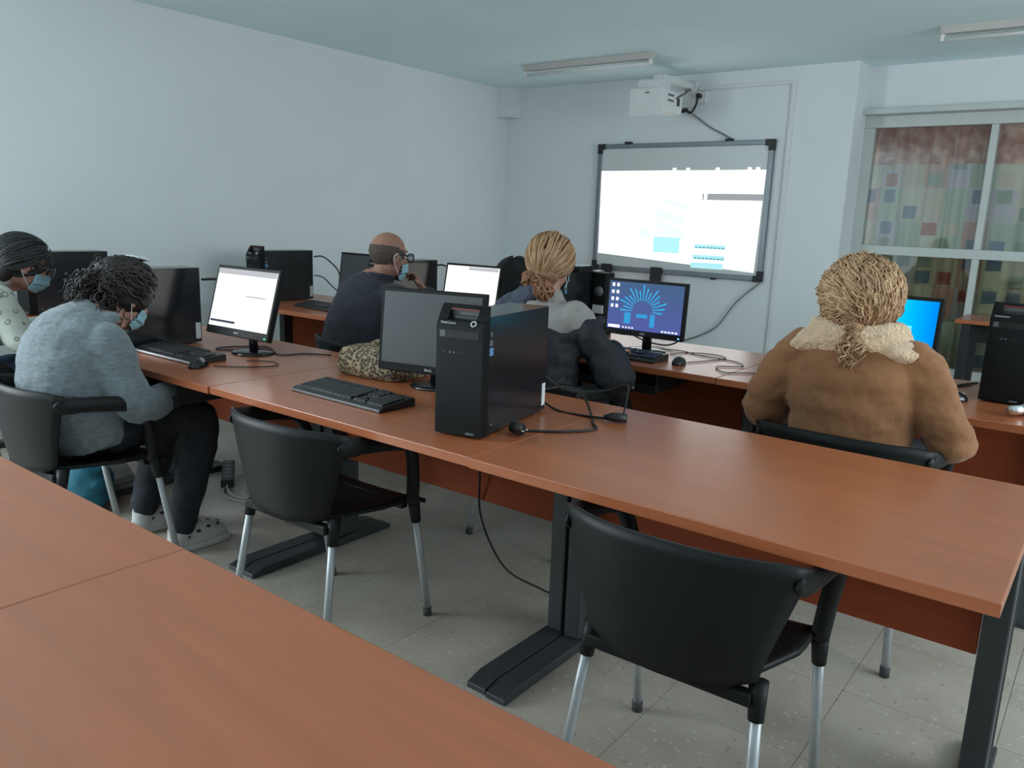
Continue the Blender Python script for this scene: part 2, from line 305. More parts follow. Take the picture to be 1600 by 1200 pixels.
class MB:
    """collects simple shapes into one mesh"""
    def __init__(s): s.v = []; s.f = []
    def add(s, vs, fs):
        k = len(s.v); s.v += [tuple(q) for q in vs]; s.f += [tuple(i+k for i in q) for q in fs]; return s
    def box(s, c, d, R=None):
        x, y, z = d[0]/2, d[1]/2, d[2]/2
        vs = [Vector((sx*x, sy*y, sz*z)) for sz in (-1, 1) for sy in (-1, 1) for sx in (-1, 1)]
        if R is not None: vs = [R @ q for q in vs]
        vs = [q+Vector(c) for q in vs]
        return s.add(vs, [(0, 2, 3, 1), (4, 5, 7, 6), (0, 1, 5, 4), (2, 6, 7, 3), (0, 4, 6, 2), (1, 3, 7, 5)])
    def b2(s, x0, x1, y0, y1, z0, z1): return s.box(((x0+x1)/2, (y0+y1)/2, (z0+z1)/2), (x1-x0, y1-y0, z1-z0))
    def tube(s, pts, r, seg=10, caps=True, ref=None):
        pts = [Vector(q) for q in pts]; n = len(pts)
        rs = r if isinstance(r, (list, tuple)) else [r]*n
        t = [(pts[min(i+1, n-1)]-pts[max(i-1, 0)]).normalized() for i in range(n)]
        a = Vector(ref) if ref else Vector((0, 0, 1)) if abs(t[0].z) < .9 else Vector((1, 0, 0))
        nrm = (a - t[0]*a.dot(t[0])).normalized(); vs = []
        for i in range(n):
            nrm = (nrm - t[i]*nrm.dot(t[i]))
            nrm = nrm.normalized() if nrm.length > 1e-6 else t[i].orthogonal().normalized()
            bn = t[i].cross(nrm)
            ra, rb = (rs[i], rs[i]) if not isinstance(rs[i], tuple) else rs[i]
            for k in range(seg):
                q = 2*PI*k/seg; vs.append(pts[i]+nrm*math.cos(q)*ra+bn*math.sin(q)*rb)
        fs = [(i*seg+k, i*seg+(k+1) % seg, (i+1)*seg+(k+1) % seg, (i+1)*seg+k) for i in range(n-1) for k in range(seg)]
        if caps: fs += [tuple(range(seg-1, -1, -1)), tuple(range((n-1)*seg, n*seg))]
        return s.add(vs, fs)
    def lathe(s, prof, c=(0, 0, 0), seg=24, sx=1, sy=1):
        vs = []; n = len(prof)
        for (r, z) in prof:
            for k in range(seg):
                q = 2*PI*k/seg; vs.append((c[0]+r*math.cos(q)*sx, c[1]+r*math.sin(q)*sy, c[2]+z))
        fs = [(i*seg+k, i*seg+(k+1) % seg, (i+1)*seg+(k+1) % seg, (i+1)*seg+k) for i in range(n-1) for k in range(seg)]
        fs += [tuple(range(seg-1, -1, -1)), tuple(range((n-1)*seg, n*seg))]
        return s.add(vs, fs)
    def prism(s, poly, y0, y1, plane='xz'):
        n = len(poly)
        def P(q, h): return {'xz': (q[0], h, q[1]), 'xy': (q[0], q[1], h), 'yz': (h, q[0], q[1])}[plane]
        vs = [P(q, y0) for q in poly]+[P(q, y1) for q in poly]
        fs = [tuple(range(n)), tuple(range(2*n-1, n-1, -1))]+[(i, i+n, (i+1) % n+n, (i+1) % n) for i in range(n)]
        return s.add(vs, fs)
    def ell(s, c, r, R=None, nu=14, nv=10):
        vs = []
        for j in range(1, nv):
            th = PI*j/nv
            for i in range(nu):
                ph = 2*PI*i/nu; vs.append(Vector((r[0]*math.sin(th)*math.cos(ph), r[1]*math.sin(th)*math.sin(ph), r[2]*math.cos(th))))
        vs += [Vector((0, 0, r[2])), Vector((0, 0, -r[2]))]
        if R is not None: vs = [R @ q for q in vs]
        vs = [q+Vector(c) for q in vs]; t, b = len(vs)-2, len(vs)-1
        fs = [(j*nu+i, (j+1)*nu+i, (j+1)*nu+(i+1) % nu, j*nu+(i+1) % nu) for j in range(nv-2) for i in range(nu)]
        fs += [(t, i, (i+1) % nu) for i in range(nu)]+[(b, (nv-2)*nu+(i+1) % nu, (nv-2)*nu+i) for i in range(nu)]
        return s.add(vs, fs)
    def grid(s, fn, nu, nv):
        vs = [fn(i/(nu-1), j/(nv-1)) for j in range(nv) for i in range(nu)]
        return s.add(vs, [(j*nu+i, j*nu+i+1, (j+1)*nu+i+1, (j+1)*nu+i) for j in range(nv-1) for i in range(nu-1)])
    def mesh(s, name):
        me = bpy.data.meshes.new(name); me.from_pydata(s.v, [], s.f); me.validate()
        bm = bmesh.new(); bm.from_mesh(me); bmesh.ops.recalc_face_normals(bm, faces=bm.faces); bm.to_mesh(me); bm.free()
        return me
    def build(s, name, material, parent=None, smooth=False, bevel=0, solid=0, subsurf=0, segs=2):
        me = s.mesh(name)
        if material: me.materials.append(material)
        if smooth or bevel: me.polygons.foreach_set('use_smooth', [True]*len(me.polygons))
        o = bpy.data.objects.new(name, me); COL.objects.link(o); o.parent = parent
        if solid:
            q = o.modifiers.new('solid', 'SOLIDIFY'); q.thickness = solid; q.offset = 0
        if bevel:
            q = o.modifiers.new('bevel', 'BEVEL'); q.width = bevel; q.segments = segs; q.limit_method = 'ANGLE'; q.angle_limit = math.radians(35)
            q.harden_normals = True
        if subsurf:
            q = o.modifiers.new('sub', 'SUBSURF'); q.levels = subsurf; q.render_levels = subsurf
        return o

def tag(o, label, cat, group=None, kind=None):
    if label: o['label'] = label
    if cat: o['category'] = cat
    if group: o['group'] = group
    if kind: o['kind'] = kind
    return o
def struct(o): o['kind'] = 'structure'; return o
def thing(name, label, cat, loc=(0, 0, 0), rz=0, group=None):
    o = bpy.data.objects.new(name, None); COL.objects.link(o); o.location = loc; o.rotation_euler = (0, 0, rz)
    o.empty_display_size = .1
    return tag(o, label, cat, group)
def copy_tree(o, parent=None):
    c = o.copy(); COL.objects.link(c); c.parent = parent
    for ch in list(o.children): copy_tree(ch, c)
    return c
def placed(proto, used, label, loc, rz=0):
    o = proto if not used else copy_tree(proto)
    o.location = loc; o.rotation_euler = (0, 0, rz); o['label'] = label
    return o
def smooth_path(pts, n=8):
    """Catmull-Rom through the points"""
    P = [Vector(q) for q in pts]; P = [P[0]*2-P[1]]+P+[P[-1]*2-P[-2]]; out = []
    for i in range(1, len(P)-2):
        a, b, c, d = P[i-1:i+3]
        for k in range(n):
            t = k/n; out.append(.5*((2*b)+(c-a)*t+(2*a-5*b+4*c-d)*t*t+(3*b-a-3*c+d)*t**3))
    out.append(P[-2]); return out
DG = None
def text_mesh(txt, size, name, material, parent, loc, rot, depth=.0006, align='LEFT'):
    cu = bpy.data.curves.new(name, 'FONT'); cu.body = txt; cu.size = size; cu.extrude = depth; cu.align_x = align
    to = bpy.data.objects.new(name, cu); COL.objects.link(to)
    dg = bpy.context.evaluated_depsgraph_get(); me = bpy.data.meshes.new_from_object(to.evaluated_get(dg))
    bpy.data.objects.remove(to); bpy.data.curves.remove(cu)
    me.name = name; me.materials.clear(); me.materials.append(material)
    o = bpy.data.objects.new(name, me); COL.objects.link(o); o.parent = parent; o.location = loc; o.rotation_euler = rot
    return o

# ------------------------------------------------------------------ room shell
XL, XR, YB, YF, CE = -5.13, 2.75, -4.25, 5.142, 2.604
YW = 5.50           # window plane of the recess
PX = -1.766         # right edge of the front wall before the recess
TS = 0.4; TX0, TY0 = -0.81, 0.10      # floor tile grid
fl = struct(MB().b2(XL-.2, XR+.2, YB-.2, 6.6, -.12, -.006).build('floor', M['joint']))
tile_bm = MB().b2(.0008, TS-.0008, .0008, TS-.0008, -.006, 0)
tile_me = tile_bm.mesh('floor_tile'); tile_me.materials.append(M['floor'])
rest = MB()
i0, i1 = int(math.floor((XL-TX0)/TS)), int(math.ceil((XR-TX0)/TS)); j0, j1 = int(math.floor((YB-TY0)/TS)), int(math.ceil((6.4-TY0)/TS))
for i in range(i0, i1):
    for j in range(j0, j1):
        x, y = TX0+i*TS, TY0+j*TS
        if -3.7 < x < 1.1 and -.75 < y < 2.6:
            o = bpy.data.objects.new('floor_tile', tile_me); COL.objects.link(o); o.parent = fl; o.location = (x, y, 0)
        else:
            rest.b2(x+.0008, x+TS-.0008, y+.0008, y+TS-.0008, -.006, 0)
o = rest.build('floor_tile_field', M['floor'], fl); o['kind'] = 'stuff'
struct(MB().b2(XL-.2, XR+.2, YB-.2, 6.6, CE, CE+.15).build('ceiling', M['ceil']))
struct(MB().b2(XL-.2, XL, YB-.2, -3.7, 0, CE).b2(XL-.2, XL, -1.3, 6.6, 0, CE).b2(XL-.2, XL, -3.7, -1.3, 0, .9).b2(XL-.2, XL, -3.7, -1.3, 2.32, CE).build('wall_left', M['wall']))
struct(MB().b2(XL, PX, YF, YF+.42, 0, CE).build('wall_front', M['wall']))
# wall above and below the internal window in the recess
wz0, wz1, wx0, wx1 = .20, 2.24, -1.76, 1.3
struct(MB().b2(PX, XR, YW-.06, YW+.06, wz1+.045, CE).b2(PX, XR, YW-.06, YW+.06, 0, wz0).b2(wx1, XR, YW-.06, YW+.06, wz0, wz1+.045).build('wall_front_recess', M['wall']))
struct(MB().b2(XL, XR, 6.45, 6.6, 0, CE).build('wall_corridor', M['wall']))  # unseen wall added to keep sky light out behind the curtains
# right wall and left wall with daylight windows
struct(MB().b2(XR, XR+.2, YB-.2, 0, 0, CE).b2(XR, XR+.2, 3.1, 6.6, 0, CE).b2(XR, XR+.2, 0, 3.1, 0, .9).b2(XR, XR+.2, 0, 3.1, 2.32, CE).build('wall_right', M['wall']))
struct(MB().b2(XL-.2, XR+.2, YB-.2, YB, 0, CE).build('wall_back', M['wall']))
struct(MB().b2(XL, -4.955, 4.98, YF, 2.326, CE).build('trim_1', M['wall']))     # boxed corner beam
# cable trunking on the front wall
struct(MB().b2(-2.262, -2.228, YF-.018, YF, .05, 2.50).b2(-3.05, -2.262, YF-.018, YF, 2.468, 2.50).build('trim_2', M['trim'], bevel=.003))
for nm, (a, b, c, d) in {'window_2': (0, 3.1, .9, 2.32)}.items():
    W2 = MB()
    for yy in (a+.03, (a+b)/2, b-.03): W2.b2(XR+.05, XR+.1, yy-.03, yy+.03, c, d)
    for zz in (c+.03, d-.03): W2.b2(XR+.05, XR+.1, a, b, zz-.03, zz+.03)
    struct(W2.build(nm, M['frame']))
W3 = MB()
for yy in (-3.67, -2.5, -1.33): W3.b2(XL-.1, XL-.05, yy-.03, yy+.03, .9, 2.32)
for zz in (.93, 2.29): W3.b2(XL-.1, XL-.05, -3.7, -1.3, zz-.03, zz+.03)
struct(W3.build('window_3', M['frame']))

# internal window with frame, rails, panes
win = bpy.data.objects.new('window_1', None); COL.objects.link(win); win['kind'] = 'structure'
fd = .035
mull = [-.865, .05, .70]
fb = MB().b2(PX, -1.69, YW-fd, YW+fd, wz0+.13, wz1-.09).b2(wx1-.06, wx1, YW-fd, YW+fd, wz0+.13, wz1-.09)
fb.b2(PX, wx1, YW-fd, YW+fd, wz1-.09, wz1).b2(PX, wx1, YW-fd, YW+fd, wz0, wz0+.13)
fb.build('outer_frame', M['frame'], win, bevel=.004)
MB().b2(-1.69, wx1-.06, YW-fd+.002, YW+fd, 1.175, 1.245).build('cross_rail', M['frame'], win, bevel=.004)
for xm in mull:
    MB().b2(xm-.024, xm+.024, YW-fd+.004, YW+fd, 1.245, wz1-.09).build('mullion', M['frame'], win, bevel=.004)
    MB().b2(xm-.024, xm+.024, YW-fd+.004, YW+fd, wz0+.13, 1.175).build('mullion', M['frame'], win, bevel=.004)
xs = [-1.69]+mull+[wx1-.06]
for a, b in zip(xs[:-1], xs[1:]):
    MB().b2(a, b, YW-.004, YW+.002, 1.245, wz1-.09).build('pane', M['glass'], win)
    MB().b2(a, b, YW-.004, YW+.002, wz0+.13, 1.175).build('pane', M['glass_low'], win)
MB().b2(PX, wx1+.05, YW-.14, YW-.036, wz1, wz1+.045).build('blind_box', M['frame'], win, bevel=.004)

def curtain(name, label, x0, x1, ph):
    cm = MB(); nu, nv = 90, 6
    def fn(u, v):
        x = x0+(x1-x0)*u; z = .12+2.2*v
        return (x+.01*math.sin(u*31+ph), YW+.10+.035*ph+.030*math.sin(u*2*PI*7+ph)+.012*math.sin(u*2*PI*17+2*ph)*(1.2-v), z)
    cm.grid(fn, nu, nv)
    o = cm.build(name, M['curtain'], None, smooth=True, solid=.003)
    me = o.data; uvl = me.uv_layers.new(name='UVMap')
    for lp in me.loops:
        c = me.vertices[lp.vertex_index].co; uvl.data[lp.index].uv = (c.x*1.15, c.z)
    return tag(o, label, 'curtain', 'patchwork curtains behind the internal window')
curtain('curtain', 'patchwork curtain with red band behind the wide left window bay', -1.73, -.84, .4)
curtain('curtain', 'patchwork curtain behind the window bay cut by the right picture edge', -.90, .60, 1.9)
# ------------------------------------------------------------------ desks
TT = .74; TH = .028
def make_desk():
    t = thing('desk', 'x', 'desk', group='cherry laminate desks in rows')
    MB().b2(-.5988, .5988, .0, .80, TT-TH, TT).build('tabletop', M['wood'], t, bevel=.003)
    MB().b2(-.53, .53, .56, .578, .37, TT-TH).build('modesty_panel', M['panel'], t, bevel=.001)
    for s in (-1, 1):
        p_ = MB().b2(s*.565-.028, s*.565+.028, .49, .63, .035, TT-TH).build('post', M['steel'], t, bevel=.006)
        g = MB()
        for k in range(3): g.b2(s*.565+s*.0275-.002, s*.565+s*.0275+.002, .555+k*.018, .562+k*.018, .06, TT-TH-.05)
        g.build('post_ridge', M['steel'], p_)
        MB().prism([(.10, 0), (.10, .018), (.16, .034), (.74, .034), (.80, .018), (.80, 0)], s*.562-.035, s*.562+.035, 'yz').build('foot', M['steel'], t, bevel=.003)
        MB().tube([(s*.47, .556, .655), (s*.47, .5605, .655)], .008, 12).build('screw_cap', M['redp'], t)
    return t
desk0 = make_desk(); first = True
Y1, Y2, Y3 = -1.52, .066, 1.62
rowsp = [
    (-.6, Y2, 'bare cherry desk at the right end of the middle row'),
    (-1.8, Y2+.006, 'cherry desk under the big black tower in the middle row'),
    (-3.0, Y2, 'cherry desk where the grey hoodie woman works'),
    (-4.2, Y2+.004, 'cherry desk at far left where the floral blouse woman sits'),
    (-.6, Y3, 'cherry desk in front of the woman in the tan jacket'),
    (-1.8, Y3+.003, 'cherry desk carrying the blue wallpaper monitor in the front row'),
    (-3.0, Y3, 'cherry desk in front of the balding man in navy'),
    (-4.2, Y3+.004, 'cherry desk in the front row carrying the tower at the left wall'),
    (-.6, Y1, 'foreground cherry desk at the bottom edge, right of the table joint'),
    (-1.8, Y1, 'foreground cherry desk at the lower left, left of the table joint'),
]
desks = []
for x, y, lab in rowsp:
    desks.append(placed(desk0, not first, lab, (x, y, 0))); first = False
def tray(desk, x):
    t = MB().b2(x-.26, x+.26, .03, .33, .625, .640).b2(x-.26, x-.25, .03, .33, .640, TT-TH).b2(x+.25, x+.26, .03, .33, .640, TT-TH).b2(x-.26, x+.26, .018, .03, .618, .655)
    t = t.build('keyboard_tray', M['black_steel'], desk, bevel=.002); t['label'] = 'black pull-out keyboard tray'
    MB().b2(x+.10, x+.155, .0165, .0178, .628, .645).build('tray_sticker', M['sticker'], t)
tray(desks[5], .06); tray(desks[2], .1); tray(desks[6], 0)

# ------------------------------------------------------------------ chairs
def make_chair():
    t = thing('armchair', 'x', 'chair', group='black plastic armchairs with grey tube legs')
    sh = MB()
    def back(u, v):
        s = 2*u-1
        wdt = .195+.080*v**1.2
        z = .426+.299*v+.012*math.cos(s*PI/2)*v-.035*max(0, abs(s)-.8)*v*5*.2
        z += .030*(1-v)**2*(abs(s)**2.2)
        y = -.205-.065*v+.02*v*v+(.05+.05*v)*abs(s)**2.4
        return (s*wdt, y, z)
    sh.grid(back, 21, 12)
    sh.build('backrest', M['plastic'], t, smooth=True, solid=.012)
    se = MB()
    def seat(u, v):
        s = 2*u-1; y = -.185+.42*v
        return (s*(.145+.08*min(1, v*1.8)), y, .430-.014*math.cos(s*PI/2)*math.sin(PI*min(1, v*1.1))-.03*max(0, v-.86)/.14+.010*abs(s)**3)
    se.grid(seat, 15, 14)
    se.build('seat', M['plastic'], t, smooth=True, solid=.014)
    for s in (-1, 1):
        a = MB().tube(smooth_path([(s*.258, -.178, .684), (s*.271, -.10, .682), (s*.272, .02, .668), (s*.270, .085, .652), (s*.262, .125, .61), (s*.246, .150, .52), (s*.235, .160, .43)], 6),
                      [(.006, .004), (.018, .007), (.026, .009), (.029, .011), (.030, .012), (.030, .013)]+[(.027, .016)]*12+[(.020, .022)]*12+[(.022, .022)]*7, 10)
        a.build('armrest', M['plastic'], t, smooth=True)
    MB().box((0, .15, .418), (.42, .03, .03)).build('seat_rail', M['plastic'], t, bevel=.005)
    MB().box((0, -.16, .415), (.38, .03, .03)).build('seat_rail', M['plastic'], t, bevel=.005)
    for sx in (-1, 1):
        for sy in (-1, 1):
            top = Vector((sx*.195, sy*.150+.01, .44)); bot = Vector((sx*.228, sy*.215, .012))
            if sy > 0: top = Vector((sx*.235, .165, .43)); bot = Vector((sx*.242, .235, .012))
            d = bot-top
            lg = MB().tube([top, bot], .0125, 12).build('leg', M['leg'], t, smooth=True)
            MB().tube([top+d*-.02, top+d*.17], [.021, .017], 12).build('leg_socket', M['plastic'], lg, smooth=True)
            MB().tube([bot-d.normalized()*.02, Vector((bot.x, bot.y, 0))], .015, 12).build('leg_tip', M['rubber'], lg, smooth=True)
    return t
chair0 = make_chair(); first = True
for x, y, a, lab in [
    (-.585, .175, .03, 'empty black armchair nearest the camera, tucked under right desk'),
    (-1.895, .17, .03, 'empty black armchair tucked under the desk with loose keyboard'),
    (-2.92, -.15, -.02, 'black armchair the woman in the grey hoodie sits on'),
    (-3.93, -.21, 0, 'black armchair under the woman in floral blouse'),
    (-.56, 1.28, .0, 'black armchair behind the back of the woman in tan jacket'),
    (-1.80, 1.27, 0, 'black armchair under the woman with hair bun'),
    (-2.96, 1.33, -.25, 'black armchair the balding man sits on')]:
    placed(chair0, not first, lab, (x, y, 0), a); first = False

# ------------------------------------------------------------------ computer towers
def make_tower():
    t = thing('computer_tower', 'x', 'computer', group='black desktop computer towers')
    wv, d, h = .150, .44, .343          # origin: front left bottom of the bezel
    body = MB().b2(.004, wv-.004, .03, d, .006, h).build('case', M['case'], t, bevel=.003)
    MB().b2(wv-.0041, wv-.003, d-.030, d-.006, .022, .095).build('serial_sticker', M['sticker'], body)
    MB().b2(wv-.0041, wv-.003, .050, .060, .318-.03, .330-.03).build('badge', M['greyp'], body)
    MB().b2(wv-.0041, wv-.003, .046, .064, .262, .278).build('badge', M['greyp'], body)
    MB().b2(wv-.0041, wv-.003, .046, .068, .234, .256).build('badge', M['bluest'], body)
    MB().b2(wv-.0041, wv-.003, .06, .075, .030, .034).build('badge', M['greyp'], body)
    # bezel: profile in y,z with sloping top, handle slot built as a frame
    prof = [(0, .006), (0, .318), (.030, .366), (.042, .372), (.042, .006)]
    hx0, hx1 = .032, .122
    bz = MB()
    bz.prism([(0, .006), (0, .318), (.008, .331), (.042, .331), (.042, .006)], 0, wv, 'yz')
    for a, b in ((0, hx0), (hx1, wv)): bz.prism([(.008, .331), (.030, .366), (.042, .374), (.042, .331)], a, b, 'yz')
    bz.prism([(.028, .362), (.030, .366), (.042, .374), (.042, .362)], hx0, hx1, 'yz')
    bzo = bz.build('front_bezel', M['bezel'], t, bevel=.0025)
    MB().b2(hx0, hx1, .036, .041, .331, .362).build('handle_back', M['greyp'], bzo)
    MB().b2(hx0, hx1, .027, .0285, .357, .3625).build('handle_lip', M['redp'], bzo)
    MB().b2(.010, wv-.012, -.0012, .0, .282, .304).build('optical_drive', M['recess'], bzo)
    MB().b2(.014, .03, -.0014, 0, .284, .302).build('drive_button', M['greyp'], bzo)
    for x in (.020, .075): MB().b2(x, x+.018, -.0012, 0, .240, .2455).build('port', M['recess'], bzo)
    for x in (.046, .060): MB().tube([(x, 0, .242), (x, -.0012, .242)], .0035, 12).build('jack', M['greyp'], bzo)
    MB().b2(.102, .128, -.001, 0, .012, .018).build('brand_badge', M['greyp'], bzo)
    sl = math.atan2(.048, .030)
    n = Vector((0, -math.sin(sl), math.cos(sl)))
    c = Vector((.118, .004, .3245))
    rng = MB(); pts = [c+n*.0015+Vector((math.cos(q)*.0075, math.sin(q)*.0075*math.cos(sl), math.sin(q)*.0075*math.sin(sl))) for q in [2*PI*k/20 for k in range(21)]]
    rng.tube(pts, .0018, 6, caps=False); rng.build('power_button', M['sticker'], bzo, smooth=True)
    text_mesh('ThinkCentre', .0095, 'lettering', M['sticker'], bzo, (.012, .0015, .3205), (sl, 0, 0))
    for z in (.12, .3): MB().b2(.03, .12, d, d+.004, z-.04, z+.02).build('rear_port_plate', M['alu'], body)
    for x in (.02, wv-.02):
        for y in (.05, d-.05): MB().tube([(x, y, 0), (x, y, .007)], .009, 10).build('foot', M['rubber'], t)
    return t
tow0 = make_tower(); first = True
for x, y, a, lab in [
    (-1.424, .178, .190, 'big black tower with blue-lit side standing on middle row desk'),
    (-3.405, .13, -.02, 'black tower behind the head of the hoodie woman'),
    (-4.62, 1.735, .0, 'black tower at left in front row, handle against left wall'),
    (-4.75, .37, .0, 'black tower behind the floral blouse woman at far left'),
    (-3.48, 1.79, .0, 'black tower just right of the balding man'),
    (-2.40, 2.00, .0, 'black tower right of the blond bun with a black box on top'),
    (-.305, 1.975, -.06, 'black tower with red handle edge cut by the right picture edge')]:
    placed(tow0, not first, lab, (x, y, TT), a); first = False

# ------------------------------------------------------------------ monitors
def monitor(label, x, y, rz, tilt, W, H, zc, scr, brand, bezel_b=.028, led=None):
    t = thing('monitor', label, 'monitor', (x, y, TT), rz, 'flat computer monitors')
    # screen head lives in a tilted frame
    h = bpy.data.objects.new('head_mount', None)
    R = Matrix.Rotation(-tilt, 4, 'X'); C = Vector((0, 0, zc-TT))
    def head(mb, name, material, parent=t, bevel=0):
        o = mb.build(name, material, parent, bevel=bevel)
        if parent is t: o.matrix_local = Matrix.Translation(C) @ R
        return o
    hs = head(MB().b2(-W/2, W/2, 0, .026, -H/2, H/2), 'housing', M['bezel'], bevel=.004)
    MB().b2(-W/2+.06, W/2-.06, .026, .046, -H/2+.05, H/2-.06).build('rear_cover', M['bezel'], hs, bevel=.008)
    bt = .014
    so = MB().b2(-W/2+bt, W/2-bt, -.0016, .0, -H/2+bezel_b, H/2-bt).build('screen', scr, hs)
    text_mesh(brand, .012, 'brand_lettering', M['sticker'], hs, (0, -.0004, -H/2+bezel_b/2-.004), (PI/2, 0, 0), align='CENTER')
    if led: MB().b2(W/2-.026, W/2-.016, -.001, 0, -H/2+.009, -H/2+.015).build('power_light', led, hs)
    MB().tube([(0, .05, .012), (0, .048, zc-TT-H/2+.06)], [(.026, .015), (.022, .013)], 12).build('stand_neck', M['gloss'], t, smooth=True)
    MB().lathe([(.098, 0), (.100, .004), (.094, .010), (.05, .015), (.0, .016)], (0, .045, 0), 32, 1, .82).build('stand_base', M['gloss'], t, smooth=True)
    return t, hs, so
def quad(mb, x0, x1, z0, z1, y=-.0022): mb.add([(x0, y, z0), (x1, y, z0), (x1, y, z1), (x0, y, z1)], [(0, 1, 2, 3)]); return mb
E_white = emit('white_page_light', (.96, .97, 1.0), 1.15); E_cream = emit('cream_page_light', (1, .985, .90), 1.05)
E_grey = emit('grey_page_light', (.55, .57, .60), .9); E_dark = emit('dark_bar_light', (.10, .13, .17), .6)
E_icon = emit('icon_light', (.92, .96, 1.0), 1.2); E_cyan = emit('cyan_light', (.03, .50, .90), .9)
E_led = emit('blue_led', (.1, .45, 1), 2); E_gled = emit('green_led', (.1, .9, .3), 1.2)
# hoodie woman's page
t, hs, so = monitor('lit monitor showing a white page beside the hoodie woman', -2.865, .525, .03, .27, .425, .30, .965, E_white, 'BenQ', .034, E_gled)
W, H = .425, .30
MBq = quad(MB(), -W/2+.014, W/2-.014, H/2-.038, H/2-.014); MBq.build('page_header', E_grey, hs)
quad(quad(MB(), -W/2+.03, -W/2+.135, -H/2+.075, .06, -.0020), -W/2+.014, -W/2+.03, -H/2+.036, -H/2+.05).build('page_column', E_cream, hs)
quad(MB(), .02, .15, .022, .028).build('page_rule', E_grey, hs)
quad(MB(), -W/2+.02, -.02, -H/2+.052, -H/2+.062).build('status_bar', E_dark, hs)
# switched-off screen in the middle
monitor('switched-off monitor beside the big tower, leopard pouch behind it', -1.845, .60, .24, .10, .42, .30, .945, M['off'], 'BenQ', .030)
# balding man's unlit screen
monitor('dark unlit monitor left of the balding man', -3.80, 2.02, .0, .14, .42, .27, .965, M['off'], 'BenQ')
# white screen between man and bun
t, hs, so = monitor('bright blank white monitor left of the blond bun', -3.05, 2.22, .05, .20, .42, .27, .940, E_cream, 'BenQ')
quad(MB(), -.03, .19, .098, .118).build('page_header', E_grey, hs)
# blue wallpaper
W, H = .425, .27
SB = screen_gradient('blue_wallpaper_light', (.13, .17, .55), (.10, .19, .38), .62, 'Z', -.1, .1)
t, hs, so = monitor('monitor with blue sunburst wallpaper and icons below the whiteboard', -1.735, 1.965, 0.0, .06, W, H, .950, SB, 'ASUS', .028, E_led)
rays = MB()
for k in range(17):
    a = PI*(k+.0)/16; r1 = .055; r2 = .105+.03*((k*7) % 3)/2
    c = Vector((-.01, -.0021, -.015)); d = Vector((math.cos(a), 0, math.sin(a)*.95)); n_ = Vector((-d.z, 0, d.x))*.0035
    if r2 > .02: rays.add([c+d*r1-n_*.5, c+d*r2-n_, c+d*r2+n_, c+d*r1+n_*.5], [(0, 1, 2, 3)])
o = rays.build('sunburst', E_cyan, hs); o['kind'] = 'stuff'
quad(quad(quad(MB(), -.04, .02, -.045, -.027), -.105, -.07, -.078, -.025), .035, .06, -.085, -.025).build('wallpaper_glow_blocks', emit('dim_cyan_light', (.05, .42, .85), .75), hs)
ic = MB()
for j in range(4):
    for i in range(2): quad(ic, -.185+i*.026, -.171+i*.026, .096-j*.034, .112-j*.034)
o = ic.build('desktop_icons', E_icon, hs); o['kind'] = 'stuff'
tb = quad(MB(), -.19, -.125, -.104, -.090)
for k in range(4): quad(tb, -.11+k*.017, -.102+k*.017, -.102, -.094)
for k in range(5): quad(tb, .10+k*.018, .112+k*.018, -.102, -.095)
o = tb.build('taskbar_items', E_icon, hs); o['kind'] = 'stuff'
# cyan login screen
W = .44
SCY = screen_gradient('cyan_login_light', (.0, .62, 1.0), (.0, .16, .85), 1.0, 'X', .06, .24)
t, hs, so = monitor('monitor with bright cyan login screen beside the curly head', -.657, 1.81, -.07, .12, W, .29, .978, SCY, 'ASUS', .028, E_led)
quad(MB(), .065, .125, -.02, .035).build('window_logo', emit('pale_cyan_light', (.20, .85, 1.0), 1.0), hs)

# ------------------------------------------------------------------ keyboards and mice
def make_keyboard():
    t = thing('keyboard', 'x', 'keyboard', group='black computer keyboards')
    L, D = .45, .155
    b = MB().prism([(0, 0), (0, .010), (.012, .017), (D-.01, .030), (D, .026), (D, 0)], 0, L, 'yz').build('keyboard_body', M['kbody'], t, bevel=.003)
    km = MB().box((0, 0, 0), (.0158, .0158, .007)).mesh('key'); km.materials.append(M['key'])
    sl = math.atan2(.013, D-.022)
    def key(x, y, w_=.0158):
        o = bpy.data.objects.new('key', km); COL.objects.link(o); o.parent = t
        o.location = (x, y, .017+(y-.012)*math.tan(sl)+.003); o.scale = (w_/.0158, 1, 1); o.rotation_euler = (sl, 0, 0)
    for r in range(6):
        y = .026+r*.0195+(.006 if r == 5 else 0)
        if r == 0:
            x = .018
            for w_ in (.022, .018, .018): key(x+w_/2, y, w_); x += w_+.003
            key(x+.058, y, .116); x += .119
            for w_ in (.018, .018, .018, .022): key(x+w_/2, y, w_); x += w_+.003
        else:
            for c in range(15): key(.026+c*.0185, y)
        for c in range(3):
            if r in (0, 3, 4, 5) or (r == 1 and c == 1): key(.315+c*.0185, y)
        if r < 5:
            for c in range(4): key(.378+c*.0185, y)
    return t
kb0 = make_keyboard()
placed(kb0, False, 'black keyboard loose on middle row desk left of big tower', (-2.150, .232, TT), -.02)
placed(kb0, True, 'black keyboard with pale front edge by hoodie woman', (-3.235, .235, TT), -.0)
ks = MB().b2(.0, .45, -.004, .0, .004, .012).build('silver_edge', M['sticker'], bpy.data.objects['keyboard.001'], bevel=.001)
placed(kb0, True, 'black keyboard below the blue wallpaper monitor', (-1.985, 1.70, TT), .02)
placed(kb0, True, 'black keyboard left of the balding man', (-4.20, 1.80, TT), -.06)
